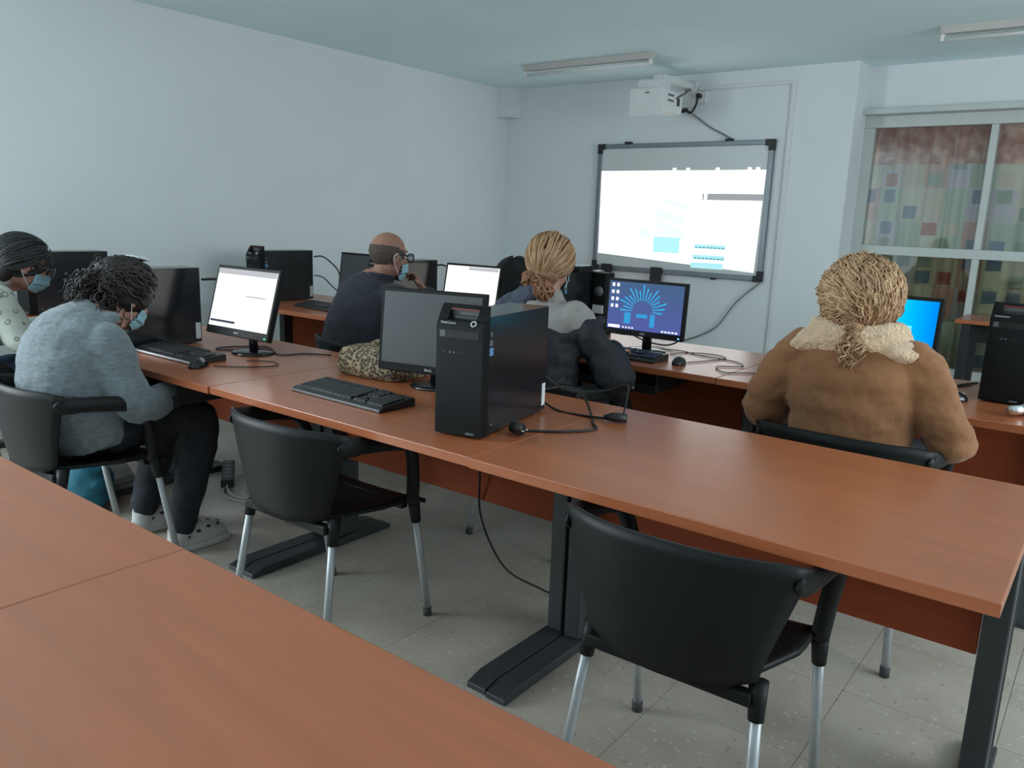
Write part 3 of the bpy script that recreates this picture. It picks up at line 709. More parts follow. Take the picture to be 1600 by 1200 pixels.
def make_mouse():
    t = thing('computer_mouse', 'x', 'mouse', group='black computer mice')
    b = MB().ell((0, 0, 0), (.031, .055, .036), nu=20, nv=14); b.v = [(x, y, max(0, z)) for x, y, z in b.v]
    b.build('mouse_body', M['gloss'], t, smooth=True)
    MB().tube([(0, .028, .0315), (0, .040, .026)], .004, 8).build('scroll_wheel', M['greyp'], t)
    return t
ms0 = make_mouse()
placed(ms0, False, 'black mouse at desk edge in front of white page monitor', (-2.735, .235, TT), .5)
placed(ms0, True, 'black mouse right of keyboard under blue wallpaper monitor', (-1.455, 1.80, TT), .25)
placed(ms0, True, 'black mouse between the cyan monitor and right tower', (-.375, 1.90, TT), -.9)

# ------------------------------------------------------------------ cables
def cable(name, label, pts, r=.003, material='cable', n=8, seg=8):
    o = MB().tube(smooth_path(pts, n), r, seg).build(name, M[material], None, smooth=True)
    return tag(o, label, 'cable')
T = TT+.004
pc = thing('power_cable', 'black power cable with three-pin plug lying beside the big tower', 'cable', (0, 0, 0))
MB().tube(smooth_path([(-1.40, .66, .80), (-1.37, .76, .80), (-1.27, .72, .79), (-1.21, .68, T), (-1.155, .60, T), (-1.11, .54, T), (-1.16, .45, T), (-1.22, .40, T), (-1.275, .345, T+.004), (-1.255, .325, T+.012)], 8), .0042, 8).build('cord', M['cable'], pc, smooth=True)
MB().tube([(-1.262, .335, T+.016), (-1.225, .327, T+.018)], [.016, .019], 14).build('plug', M['cable'], pc, smooth=True)
for dy in (-.0095, .0095):
    MB().tube([(-1.225, .327+dy, T+.018), (-1.206, .323+dy, T+.018)], .0024, 8).build('pin', M['chrome'], pc, smooth=True)
MB().box((-1.247, .331, T+.0345), (.018, .006, .003)).build('earth_clip', M['chrome'], pc)
c2 = thing('adapter_cable', 'second black cable with bulky inline connector behind big tower', 'cable')
MB().tube(smooth_path([(-1.42, .655, .78), (-1.33, .66, T), (-1.22, .66, T), (-1.135, .66, T+.006)], 8), .004, 8).build('cord', M['cable'], c2, smooth=True)
MB().tube([(-1.150, .655, T+.010), (-1.125, .668, T+.012), (-1.085, .685, T+.012)], [.007, .015, .015], 12).build('connector', M['cable'], c2, smooth=True)
cable('looped_cable', 'thin black cable looping in the air behind big tower', [(-1.40, .655, .86), (-1.33, .72, .80), (-1.23, .80, .805), (-1.155, .80, .835), (-1.12, .74, .80), (-1.10, .69, .765)], .0032)
cable('mouse_cable', 'thin cable trailing from mouse beside the white page monitor', [(-2.70, .28, T), (-2.60, .36, T), (-2.55, .46, T), (-2.63, .50, T), (-2.72, .44, T)], .0022)
cable('monitor_cable', 'black cable looping beside the foot of white page monitor', [(-2.93, .60, T), (-3.02, .50, T), (-3.06, .56, T), (-2.95, .70, T), (-2.75, .62, T), (-2.70, .72, T+.0), (-2.60, .78, T)], .003)
cable('monitor_cable', 'black cable arching from tower top to white page monitor', [(-3.25, .575, 1.03), (-3.18, .62, 1.03), (-3.06, .60, .98), (-2.98, .57, .93)], .006)
cable('tower_cable', 'thin cable arching from left wall tower to the dark monitor', [(-4.47, 2.18, 1.04), (-4.40, 2.21, 1.04), (-4.25, 2.2, .97), (-4.08, 2.1, .90), (-3.93, 2.06, .86)], .005)
cable('tower_cable', 'cable with ferrite bead hanging between left wall tower and dark monitor', [(-4.47, 2.18, .91), (-4.40, 2.20, .90), (-4.28, 2.18, .85), (-4.12, 2.15, .79), (-4.0, 2.13, .746)], .004)
cable('tower_cable', 'cable stub arching from tower beside the man to white monitor', [(-3.34, 2.22, 1.05), (-3.29, 2.25, 1.05), (-3.20, 2.27, 1.00), (-3.13, 2.28, .95)], .005)
cable('mouse_cable', 'thin cable curling from the mouse under blue wallpaper monitor', [(-1.44, 1.85, T), (-1.38, 2.0, T), (-1.37, 2.12, T), (-1.47, 2.16, T), (-1.57, 2.10, T), (-1.60, 2.00, T)], .0022)
cable('data_cable', 'thin cable curling on front desk toward the tan jacket', [(-1.75, 2.08, T), (-1.62, 2.14, T), (-1.48, 2.08, T), (-1.30, 2.05, T), (-1.22, 1.95, T), (-1.30, 1.86, T), (-1.22, 1.75, T), (-1.12, 1.83, T), (-.95, 1.95, T)], .0022)
cable('monitor_cable', 'black cable drooping behind the foot of the blue wallpaper monitor', [(-1.80, 2.02, .85), (-1.86, 2.10, .80), (-1.83, 2.2, .757), (-1.72, 2.2, .752), (-1.62, 2.12, .80), (-1.68, 2.04, .84)], .004)
cable('monitor_cable', 'black cable dropping behind cyan monitor to the desk', [(-.60, 1.86, .95), (-.50, 2.00, .90), (-.46, 2.12, .78), (-.43, 2.2, T), (-.40, 2.28, T), (-.36, 2.38, T)], .004)
cable('monitor_cable', 'black cable lying on desk behind the cyan monitor', [(-.62, 2.2, T), (-.52, 2.24, T), (-.44, 2.2, T), (-.40, 2.22, T), (-.37, 2.30, T)], .003)
cable('board_cable', 'grey cable drooping from whiteboard corner down behind front desk', [(-2.36, YF-.03, .90), (-2.55, YF-.03, .72), (-2.70, YF-.03, .50), (-2.85, YF-.03, .40), (-3.1, YF-.03, .27), (-3.2, YF-.03, .03)], .006, 'alu')
cable('floor_cable', 'brown cable hanging from middle row desk and trailing on floor', [(-1.60, .60, .50), (-1.62, .64, .30), (-1.57, .72, .10), (-1.46, .80, .02), (-1.36, .82, .006), (-1.22, .86, .006)], .004)
cable('floor_cable', 'pale coiled cable lying on floor beneath hoodie woman desk', [(-3.35, .72, .006), (-3.15, .60, .006), (-2.90, .70, .006), (-3.0, .95, .006), (-3.3, .92, .010), (-3.34, .74, .014), (-3.1, .62, .016), (-2.82, .78, .012), (-2.7, .60, .006)], .005, 'gcable')
cable('plug_cord', 'thick black cord with metal connector at right desk edge', [(-.135, 1.80, T+.01), (-.10, 1.84, T+.02), (-.05, 1.90, T+.02), (.0, 1.97, T+.01)], .017)
MBp = MB().tube([(-.175, 1.735, T+.02), (-.132, 1.80, T+.022)], [.016, .02], 14)
tag(MBp.build('metal_connector', M['chrome'], None, smooth=True), 'shiny metal connector lying at the right desk edge', 'connector')

# power strip on the floor
t = thing('power_strip', 'black power strip on the floor under hoodie woman desk', 'power strip', (-3.42, .78, 0), -.6)
MB().b2(-.17, .17, -.03, .03, 0, .04).build('strip_body', M['black_steel'], t, bevel=.005)
for k in range(5): MB().tube([(-.13+k*.06, 0, .04), (-.13+k*.06, 0, .0415)], .02, 16).build('socket', M['greyp'], t)

# ------------------------------------------------------------------ whiteboard with the projected picture
bx0, bx1, bz0, bz1 = -4.005, -2.348, .909, 2.049
yb = YF
t = thing('whiteboard', 'interactive whiteboard with bright projected page on the front wall', 'whiteboard', ((bx0+bx1)/2, yb, 0))
cx = (bx0+bx1)/2; hw = (bx1-bx0)/2
MB().b2(-hw+.02, hw-.02, -.030, -.004, bz0+.02, bz1-.02).build('writing_surface', M['board'], t)
MB().b2(-hw, -hw+.042, -.042, -.001, bz0, bz1).build('frame_side', M['alu'], t, bevel=.006)
MB().b2(hw-.042, hw, -.042, -.001, bz0, bz1).build('frame_side', M['alu'], t, bevel=.006)
MB().b2(-hw+.04, hw-.04, -.040, -.001, bz1-.040, bz1).build('frame_rail', M['alu'], t, bevel=.006)
MB().b2(-hw+.04, hw-.04, -.040, -.001, bz0, bz0+.045).build('frame_rail', M['alu'], t, bevel=.006)
for sx in (-1, 1):
    for z in (bz0, bz1):
        s = 1 if z == bz0 else -1
        MB().prism([(sx*(hw+.003), z-s*.004), (sx*(hw-.075), z-s*.004), (sx*(hw-.075), z+s*.046), (sx*(hw-.046), z+s*.046), (sx*(hw-.046), z+s*.085), (sx*(hw+.003), z+s*.085)], -.046, -.001, 'xz').build('corner_cap', M['black_steel'], t, bevel=.003)
for x in (-.52, .44): MB().b2(x-.03, x+.03, -.05, 0, bz1-.004, bz1+.018).build('hanger_clip', M['black_steel'], t, bevel=.004)
MB().b2(.38, .42, -.05, 0, bz0-.012, bz0+.004).build('hanger_clip', M['black_steel'], t, bevel=.004)
for x in (-.655, -.135): MB().b2(x-.05, x+.05, -.085, -.040, bz0-.13, bz0+.06).build('tray_bracket', M['black_steel'], t, bevel=.006)
E_proj = screen_gradient('page_glow_white', (.72, .97, 1.0), (1, 1, 1), 1.9, 'Z', .98, 1.25)  # projector light put into the panel as its own glow
pz0, pz1 = bz0+.125, 1.812
def pq(x0, x1, z0, z1, y=-.0312): return quad(MB(), x0, x1, z0, z1, y)
pr = MB(); pr.add([(-hw+.055, -.0308, pz0+.03), (hw-.075, -.0308, pz0-.055), (hw-.05, -.0308, pz1), (-hw+.045, -.0308, pz1)], [(0, 1, 2, 3)])
po = pr.build('projected_picture', E_proj, t); po['label'] = 'self-lit panel for the projected page'
def psub(name, polys, col, st, y=-.0312):
    q = MB()
    for pl in polys: q.add([(x, y, z) for x, z in pl], [tuple(range(len(pl)))])
    o = q.build(name, emit(name+'_light', col, st), po)
    if len(polys) > 1: o['kind'] = 'stuff'
    return o
def rect(x0, x1, z0, z1): return [(x0, z0), (x1, z0), (x1, z1), (x0, z1)]
# x from the board centre; fan of pale blue blades, box, list lines, dark title bar
psub('picture_block', [rect(-.20, .06, 1.10, 1.24)], (.45, .86, .92), 1.0)
psub('picture_fan', [[(-.19, 1.42), (.10, 1.33), (.11, 1.40), (-.18, 1.49)], [(-.19, 1.33), (.09, 1.22), (.10, 1.28), (-.19, 1.39)], [(-.2, 1.25), (.07, 1.245), (.08, 1.26), (-.2, 1.30)], [(-.15, 1.54), (.14, 1.46), (.15, 1.52), (-.15, 1.58)], [(-.36, 1.22), (-.22, 1.22), (-.24, 1.32), (-.36, 1.28)]], (.78, .96, .98), 1.05)
psub('picture_title_bar', [rect(.24, hw-.055, 1.565, 1.62)], (.40, .43, .46), .8)
psub('picture_title_icon', [rect(.255, .285, 1.57, 1.615)], (1, 1, 1), 1.6, -.0316)
psub('picture_list', [rect(.20, .49, 1.155, 1.19), rect(.19, .49, 1.06, 1.10), rect(.18, .48, .985, 1.035)], (.42, .80, .86), 1.0)
psub('picture_list_text', [rect(.21+.035*k, .235+.035*k, z, z+.010) for z in (1.158, 1.066) for k in range(8)], (.12, .34, .40), .8, -.0316)
psub('picture_list_heading', [rect(.36+.025*k, .378+.025*k, z, z+.008) for z in (1.197, 1.107) for k in range(4)], (.5, .62, .62), .9, -.0316)
psub('picture_icons', [rect(x, x+.035, pz1-.0, pz1+.022) for x in (-.06, .07, .34, .62, .69)], (1, 1, 1), 1.4)
psub('picture_toolbar_line', [rect(-hw+.05, -.2, pz1-.045, pz1-.04)], (.75, .93, .95), 1.0)
psub('picture_footer', [rect(-hw+.08, -.3, 1.075, 1.08), rect(-.55, -.42, 1.09, 1.096)], (.62, .85, .88), 1.0)

# ------------------------------------------------------------------ projector on its wall arm
t = thing('projector', 'white short-throw projector on a wall arm above the whiteboard', 'projector', (-3.15, YF, 2.36))
MB().b2(-.08, .08, -.03, 0, -.03, .19).build('wall_plate', M['proj'], t, bevel=.004)
MB().b2(-.05, .05, -.56, -.03, .115, .165).build('arm', M['proj'], t, bevel=.006)
b = MB().b2(-.145, .145, -.73, -.40, -.135, .025).build('body', M['proj'], t, bevel=.012)
MB().b2(-.15, .15, -.745, -.73, -.17, .035).build('front_panel', M['proj'], b, bevel=.006)
MB().b2(-.155, .153, -.748, -.742, -.178, -.166).build('panel_lip', M['trim'], b, bevel=.002)
MB().b2(-.01, .025, -.7458, -.745, -.008, .003).build('maker_badge', M['greyp'], b)
for z in (-.06, -.02): MB().b2(.145, .147, -.66, -.56, z, z+.016).build('side_vent', M['greyp'], b)
MB().b2(.146, .149, -.50, -.46, -.08, -.02).build('side_port', M['recess'], b)
MB().b2(-.14, .06, -.64, -.46, .025, .115).build('mount_bracket', M['proj'], t, bevel=.006)
MB().tube(smooth_path([(.14, -.52, -.03), (.18, -.42, .03), (.14, -.28, .08), (.06, -.10, .10)], 6), .008, 8).build('arm_cable', M['greyp'], t, smooth=True)
MB().b2(-.02, .015, -.034, -.03, .10, .125).build('plate_switch', M['greyp'], t)
t = thing('wall_socket', 'white wall socket with black plug right of the projector', 'socket', (-3.02, YF, 2.41))
MB().b2(-.045, .045, -.035, 0, -.05, .05).build('socket_box', M['proj'], t, bevel=.005)
MB().tube([(-.01, -.035, .01), (-.01, -.075, .01)], .020, 14).build('plug', M['cable'], t, smooth=True)
cable('projector_power_cable', 'short black cable hanging from plug beside the projector', [(-3.03, YF-.08, 2.405), (-3.03, YF-.09, 2.36), (-3.06, YF-.08, 2.305), (-3.10, YF-.06, 2.285), (-3.13, YF-.05, 2.300)], .009)
tag(MB().tube([(-3.20, YF-.05, 2.30), (-3.13, YF-.05, 2.312)], .016, 10).build('cable_coupler', M['cable'], None, smooth=True), 'black cable coupler hanging under projector wall plate', 'connector')
cable('projector_signal_cable', 'thin grey cable sloping from projector to whiteboard top', [(-3.17, YF-.04, 2.33), (-3.07, YF-.025, 2.265), (-2.93, YF-.02, 2.17), (-2.80, YF-.02, 2.105), (-2.72, YF-.03, 2.062)], .006, 'alu')

# ------------------------------------------------------------------ ceiling lamps (unlit)
def lamp(label, x0, x1, y):
    t = thing('ceiling_lamp', label, 'lamp', ((x0+x1)/2, y, CE), 0, 'unlit fluorescent ceiling lamps')
    h = (x1-x0)/2
    MB().prism([(-.045, 0), (-.03, -.045), (.03, -.045), (.045, 0)], -h, h, 'yz').build('housing', M['tube'], t, bevel=.004)
    MB().tube([(-h+.03, 0, -.075), (h-.03, 0, -.075)], .014, 14).build('fluorescent_tube', M['lamp'], t, smooth=True)
    for s in (-1, 1): MB().box((s*(h-.015), 0, -.064), (.022, .036, .045)).build('tube_holder', M['trim'], t, bevel=.003)
lamp('unlit fluorescent ceiling lamp in front of the projector', -4.20, -3.0, 4.19)
lamp('unlit fluorescent ceiling lamp cut by the upper right corner', -1.08, .12, 4.33)

# ------------------------------------------------------------------ front of the room: teacher's table, chair, side table
t = thing('teacher_table', 'wooden table by the front wall, glimpsed around the blond bun', 'table', (-4.0, 4.5, 0))
MB().b2(-.52, .75, 0, .55, .712, .74).build('tabletop', M['wood'], t, bevel=.003)
for x in (-.45, .68):
    for y in (.06, .49): MB().b2(x-.02, x+.02, y-.02, y+.02, 0, .712).build('leg', M['black_steel'], t, bevel=.003)
t = thing('side_table', 'small wooden table with black legs under the internal window', 'table', (-.45, 4.88, 0))
MB().b2(-.40, .55, 0, .5, .745, .772).build('tabletop', M['wood'], t, bevel=.003)
for x in (-.33, .48):
    for y in (.04, .42): MB().b2(x-.028, x+.028, y-.025, y+.025, 0, .745).build('leg', M['black_steel'], t, bevel=.003)
MB().b2(-.33, .48, .22, .24, .60, .745).build('apron', M['black_steel'], t)
t = thing('office_chair', 'black office chair with round back left of the blond bun', 'chair', (-4.10, 4.22, 0), .1)
bk = MB()
def obk(u, v):
    s = 2*u-1; wd = .23*max(.02, 1-max(0, (v-.5)/.5)**3.0)**.5
    return (s*wd, -.22-.05*v+.07*s*s, .46+.56*v)
bk.grid(obk, 15, 30); bk.build('backrest', M['plastic'], t, smooth=True, solid=.05)
MB().ell((0, .02, .46), (.25, .25, .05)).build('seat', M['plastic'], t, smooth=True)
MB().tube([(0, 0, .42), (0, 0, .08)], .03, 12).build('gas_lift', M['black_steel'], t, smooth=True)
for k in range(5):
    a = 2*PI*k/5
    lg = MB().tube([(0, 0, .10), (.28*math.cos(a), .28*math.sin(a), .06)], [.025, .018], 8).build('base_leg', M['plastic'], t, smooth=True)
    MB().ell((.28*math.cos(a), .28*math.sin(a), .028), (.022, .028, .028)).build('castor', M['rubber'], lg, smooth=True)
MB().b2(-.02, .02, -.25, -.2, .38, .58).build('back_stem', M['black_steel'], t)

# black box on tower, small speaker beside
t = thing('network_switch', 'small black box on top of the tower right of the bun', 'network box', (-2.35, 2.22, TT+.343), .1)
MB().b2(-.07, .11, -.08, .08, 0, .032).build('box_body', M['gloss'], t, bevel=.003)
MB().b2(-.05, .10, -.04, .06, .032, .036).build('white_label', M['sticker'], t)
t = thing('desk_speaker', 'black desk speaker right of the tower by the bun', 'speaker', (-2.195, 2.34, TT), 0)
MB().b2(-.04, .04, -.045, .045, 0, .34).build('speaker_body', M['bezel'], t, bevel=.004)
MB().tube([(0, -.045, .24), (0, -.05, .24)], .028, 18).build('speaker_cone', M['greyp'], t, smooth=True)
MB().b2(-.033, .033, -.052, -.045, .12, .165).build('front_label', M['sticker'], t)

# leopard pouch
po = MB()
def pouch(u, v):
    a = 2*PI*u; ex = .42
    cxs = abs(math.cos(a))**ex*math.copysign(1, math.cos(a)); sn = abs(math.sin(a))**ex*math.copysign(1, math.sin(a))
    prof = [(.001, 0), (.92, 0), (1.0, .02), (1.02, .045), (.98, .075), (.90, .098), (.62, .112), (.001, .114)]
    k = v*(len(prof)-1); i = min(int(k), len(prof)-2); f = k-i
    r = prof[i][0]*(1-f)+prof[i+1][0]*f; z = prof[i][1]*(1-f)+prof[i+1][1]*f
    wob = 1+.03*math.sin(5*a+9*v)+.02*math.sin(11*a)
    return (.165*r*cxs*wob, .125*r*sn*wob, max(0, z*(1+.10*math.sin(3*a+1))))
po.grid(pouch, 49, 22)
o = po.build('pouch', M['leopard'], None, smooth=True, subsurf=1); o.location = (-2.155, .675, TT); o.rotation_euler = (0, 0, .12)
tag(o, 'leopard-print fabric pouch on desk behind the switched-off monitor', 'pouch')
# teal bag under the hoodie woman's chair
o = MB().ell((0, 0, .13), (.17, .12, .135), nu=24, nv=16)
o.v = [(x*(1+.08*math.sin(9*z*9+x*20)), y, max(0, z+.015*math.sin(x*40+y*30))) for x, y, z in o.v]
o = o.build('bag', M['teal'], None, smooth=True); o.location = (-3.50, .10, 0); tag(o, 'teal fabric bag on floor under the hoodie woman chair', 'bag')
#PEOPLE
# ------------------------------------------------------------------ people
def remeshed(mb, name, material, parent, voxel=.008, smooth=6, amp=0, nscale=8, cut=None, solid=0, seed=0, amp2=0):
    me = mb.mesh(name+'_src'); ob = bpy.data.objects.new(name+'_src', me); COL.objects.link(ob)
    q = ob.modifiers.new('r', 'REMESH'); q.mode = 'VOXEL'; q.voxel_size = voxel; q.adaptivity = 0
    q = ob.modifiers.new('s', 'SMOOTH'); q.factor = .5; q.iterations = smooth
    dg = bpy.context.evaluated_depsgraph_get(); nm = bpy.data.meshes.new_from_object(ob.evaluated_get(dg))
    bpy.data.objects.remove(ob); bpy.data.meshes.remove(me)
    if amp or amp2:
        n = len(nm.vertices); co = np.empty(n*3); no = np.empty(n*3)
        nm.vertices.foreach_get('co', co); nm.vertices.foreach_get('normal', no)
        co = co.reshape(-1, 3); no = no.reshape(-1, 3)
        d = np.array([amp*noise.noise(Vector((c[0]*nscale+seed, c[1]*nscale, c[2]*nscale*1.8))) +
                      (amp2*noise.noise(Vector((c[0]*nscale*5, c[1]*nscale*5+seed, c[2]*nscale*5))) if amp2 else 0) for c in co])
        nm.vertices.foreach_set('co', (co+no*d[:, None]).ravel())
    if cut:
        bm = bmesh.new(); bm.from_mesh(nm)
        bmesh.ops.delete(bm, geom=[v for v in bm.verts if cut(v.co)], context='VERTS'); bm.to_mesh(nm); bm.free()
    nm.name = name; nm.materials.clear(); nm.materials.append(material)
    nm.polygons.foreach_set('use_smooth', [True]*len(nm.polygons))
    o = bpy.data.objects.new(name, nm); COL.objects.link(o); o.parent = parent
    if solid:
        s = o.modifiers.new('solid', 'SOLIDIFY'); s.thickness = solid; s.offset = -1
    return o

def limb(mb, pts, rs, n=6, seg=14):
    P = smooth_path(pts, n); R = []
    for i in range(len(P)):
        k = i/n; a = min(int(k), len(rs)-2); f = k-a
        ra, rb = rs[a], rs[a+1]
        if isinstance(ra, tuple): R.append((ra[0]*(1-f)+rb[0]*f, ra[1]*(1-f)+rb[1]*f))
        else: R.append(ra*(1-f)+rb*f)
    mb.tube(P, R, seg, ref=(1, 0, 0) if isinstance(R[0], tuple) else None)
    for p_, r_ in ((P[0], R[0]), (P[-1], R[-1])):
        rr = r_ if isinstance(r_, tuple) else (r_, r_)
        mb.ell(p_, (rr[0]*.98, rr[1]*.98, min(rr)*.98 if not isinstance(r_, tuple) else min(.04, min(rr))), nu=16, nv=8)
    return mb

def hand(mb, wrist, fwd, palm, side, curl=.5, spread=.012, sc=1.0):
    """palm and five unequal bent fingers; palm = direction the palm faces"""
    f = Vector(fwd).normalized(); pn = Vector(palm); pn = (pn-f*pn.dot(f)).normalized(); s = f.cross(pn)*side
    w_ = Vector(wrist)
    B = Matrix((s, f, pn)).transposed()
    mb.ell(w_+f*.045*sc, (.040*sc, .052*sc, .016*sc), B, 12, 8)
    mb.tube([w_-f*.02, w_+f*.03], [.026*sc, .028*sc], 10)
    for k, (off, L) in enumerate(((-.030, .058), (-.010, .072), (.011, .078), (.031, .070))):
        b = w_+f*.085*sc+s*off*sc; d1 = (f+s*off*spread*60*.1).normalized()
        d2 = (d1*math.cos(curl)+pn*math.sin(curl)); d3 = (d1*math.cos(curl*2)+pn*math.sin(curl*2))
        p1 = b+d1*L*.45*sc; p2 = p1+d2*L*.35*sc; p3 = p2+d3*L*.28*sc
        mb.tube([b-d1*.02*sc, b, p1, p2, p3], [.0095*sc, .0095*sc, .009*sc, .0085*sc, .0065*sc], 8)
    b = w_+f*.03*sc+s*.030*sc; d = (s*.75+f*.55+pn*.35).normalized(); p1 = b+d*.035*sc; p2 = p1+(d*.4+f*.8+pn*.3).normalized()*.03*sc
    mb.tube([b-d*.01*sc, b, p1, p2], [.013*sc, .012*sc, .0105*sc, .008*sc], 8)

def head_blobs(mb, C, R, neck):
    L = lambda *a: C+R @ Vector(a)
    mb.ell(L(0, -.012, .030), (.074, .096, .085), R, 20, 14)
    mb.ell(L(0, .030, -.035), (.060, .062, .075), R, 16, 12)
    mb.ell(L(0, .052, -.082), (.034, .034, .030), R, 12, 8)
    mb.ell(L(0, .070, .028), (.052, .020, .016), R, 12, 8)
    mb.tube([L(0, .086, .012), L(0, .104, -.014), L(0, .108, -.024), L(0, .088, -.034)], [.008, .012, .0145, .010], 10)
    mb.ell(L(0, .084, -.054), (.024, .012, .010), R, 12, 8)
    for s in (-1, 1):
        mb.ell(L(s*.076, -.008, -.012), (.009, .021, .033), R, 10, 8)
        mb.ell(L(s*.040, .062, -.022), (.022, .022, .020), R, 10, 8)
    mb.tube([Vector(neck)-Vector((0, 0, .05)), Vector(neck), L(0, -.022, -.06), L(0, -.015, 0)], [.062, .054, .052, .05], 14)

def face_mask(C, R, parent, low=0.0):
    L = lambda *a: C+R @ Vector(a)
    mb = MB()
    def fn(u, v):
        th = (2*u-1)*1.25; z = -.018-low-.092*v
        rx = .074-.016*v; ry = .085-.014*v+.018*math.sin(PI*min(1, v*1.1))
        pl = .0022*math.sin(v*PI*6)
        bulge = .020*math.exp(-(th/.45)**2)*(1-v)
        return L(math.sin(th)*(rx+pl), .008+math.cos(th)*(ry+pl)+bulge, z+.010*abs(2*u-1)**2*(1 if v > .5 else -1))
    mb.grid(fn, 25, 15)
    o = mb.build('face_mask', M['mask'], parent, smooth=True, solid=.002); o['label'] = 'pale blue surgical face mask'
    for s in (-1, 1):
        MB().tube(smooth_path([L(s*.070, .035, -.022-low), L(s*.083, .0, .008), L(s*.084, -.026, .0), L(s*.080, -.022, -.03), L(s*.062, .035, -.100-low)], 5), .0016, 6).build('ear_loop', M['mask_in'], o, smooth=True)
    return o

def glasses(C, R, parent, material, size=1.0):
    L = lambda *a: C+R @ Vector(a)
    fr = MB()
    for s in (-1, 1):
        pts = []
        for k in range(21):
            q = 2*PI*k/20; cx_ = abs(math.cos(q))**.6*math.copysign(1, math.cos(q)); sz = abs(math.sin(q))**.6*math.copysign(1, math.sin(q))
            pts.append(L(s*.036+.027*cx_*size, .110-.010*abs(.036+.027*cx_*s)*4, .000+.020*sz*size))
        fr.tube(pts, .0032, 6, caps=False)
        fr.tube([L(s*.064, .098, .010), L(s*.080, .03, .012), L(s*.083, -.005, .008), L(s*.080, -.03, -.012)], .0028, 6)
    fr.tube([L(-.010, .111, .006), L(0, .116, .009), L(.010, .111, .006)], .0028, 6)
    o = fr.build('glasses', material, parent, smooth=True); o['label'] = 'dark-framed glasses'
    for s in (-1, 1):
        MB().ell(L(s*.036, .107, 0), (.026, .0012, .019), R, 16, 8).build('lens', M['lens'], o, smooth=True)
    return o

def eyes(C, R, parent):
    for s in (-1, 1):
        e = MB().ell(C+R @ Vector((s*.032, .0655, .002)), (.0125, .0115, .0095), R, 12, 8).build('eye', M['eye'], parent, smooth=True)
        MB().ell(C+R @ Vector((s*.032, .0760, .002)), (.0055, .003, .0055), R, 10, 6).build('iris', M['iris'], e, smooth=True)
        MB().tube([C+R @ Vector((s*.014, .086, .026)), C+R @ Vector((s*.034, .083, .032)), C+R @ Vector((s*.050, .070, .026))], [.003, .0042, .002], 6).build('eyebrow', M['hair_dark_in'], e, smooth=True)

def slerp(a, b, t):
    om = math.acos(max(-1, min(1, a.dot(b))))
    if om < 1e-4: return a
    return (a*math.sin((1-t)*om)+b*math.sin(t*om))/math.sin(om)

def swept_strands(mb, C, R, rad, starts, tie, n=16, amp=.004, freq=5, r=.004, seg=5, lift=0.0, jit=.02):
    """strands lying over the head from their roots to the tie"""
    tie = Vector(tie).normalized()
    for s in starts:
        s = Vector(s).normalized(); ph = random.random()*6.28; k = 1+random.uniform(-jit, jit); pts = []
        tl = tie+Vector((random.uniform(-.12, .12), 0, random.uniform(-.1, .1))); tl.normalize()
        for i in range(n):
            t = i/(n-1); d = slerp(s, tl, t); p_ = Vector((d.x*rad[0], d.y*rad[1], d.z*rad[2]))*k*(1+lift*math.sin(PI*t))
            nrm = d; tng = (tl-s); tng = (tng-nrm*tng.dot(nrm)); tng = tng.normalized() if tng.length > 1e-4 else Vector((1, 0, 0))
            sd = nrm.cross(tng); f = 2*PI*freq*t+ph
            p_ += sd*amp*math.sin(f)+nrm*amp*.8*math.cos(f)*(.4+.6*t)
            pts.append(C+R @ p_)
        mb.tube(pts, [r*(.55+.45*math.sin(PI*min(1, .15+.85*i/(n-1)))) for i in range(n)], seg)

def root_dirs(n, front=.25, low=-.25, back_low=-.6):
    out = []
    while len(out) < n:
        v = Vector(RNG.normal(size=3)).normalized()
        lim = low if v.y > -.2 else back_low
        if v.z < lim or (v.y > front and v.z < .45): continue
        out.append(v)
    return out

def tuft(mb, root, direction, n, length, spread, curl_amp, freq, r, seg=5, npt=14):
    d0 = Vector(direction).normalized()
    for k in range(n):
        d = (d0+Vector(RNG.normal(size=3))*spread).normalized(); ph = random.random()*6.28; L = length*random.uniform(.6, 1.1)
        a = d.orthogonal().normalized(); b = d.cross(a); p0 = Vector(root)+Vector(RNG.normal(size=3))*.012; pts = []
        for i in range(npt):
            t = i/(npt-1); f = 2*PI*freq*t+ph
            pts.append(p0+d*L*t+(a*math.cos(f)+b*math.sin(f))*curl_amp*min(1, t*3)+Vector((0, 0, -.05*L/.15*t*t)))
        mb.tube(pts, [r*(1-.6*i/(npt-1)) for i in range(npt)], seg)

def legs_and_body(p, torso, C, R, neck, arms, legs, skin, hands=True, vox=.006, curl=.5):
    bm_ = MB()
    limb(bm_, [q[:3] for q in torso], [(q[3], q[4]) for q in torso], 5, 18)
    head_blobs(bm_, C, R, neck)
    for k, (sh, el, wr, fwd, pal) in enumerate(arms):
        limb(bm_, [sh, el, wr], [.050, .040, .027], 6, 12)
        hand(bm_, wr, fwd, pal, 1 if k else -1, curl)
    for (hp, kn, an) in legs:
        limb(bm_, [hp, kn, an], [.075, .055, .036], 6, 12)
        bm_.ell((an[0], an[1]+.06, .04), (.035, .10, .030))
    return remeshed(bm_, 'body', M[skin], p, vox, 4)

def trousers(p, hip, legs, material, hw=.185, hd=.15):
    tb = MB(); tb.ell(hip, (hw, hd, .115), nu=20, nv=14)
    for (hp, kn, an) in legs:
        limb(tb, [hp, kn, (an[0], an[1], an[2]+.02)], [.098, .074, .058], 6, 14)
    return remeshed(tb, 'trousers', M[material], p, .010, 5, .006, 14)

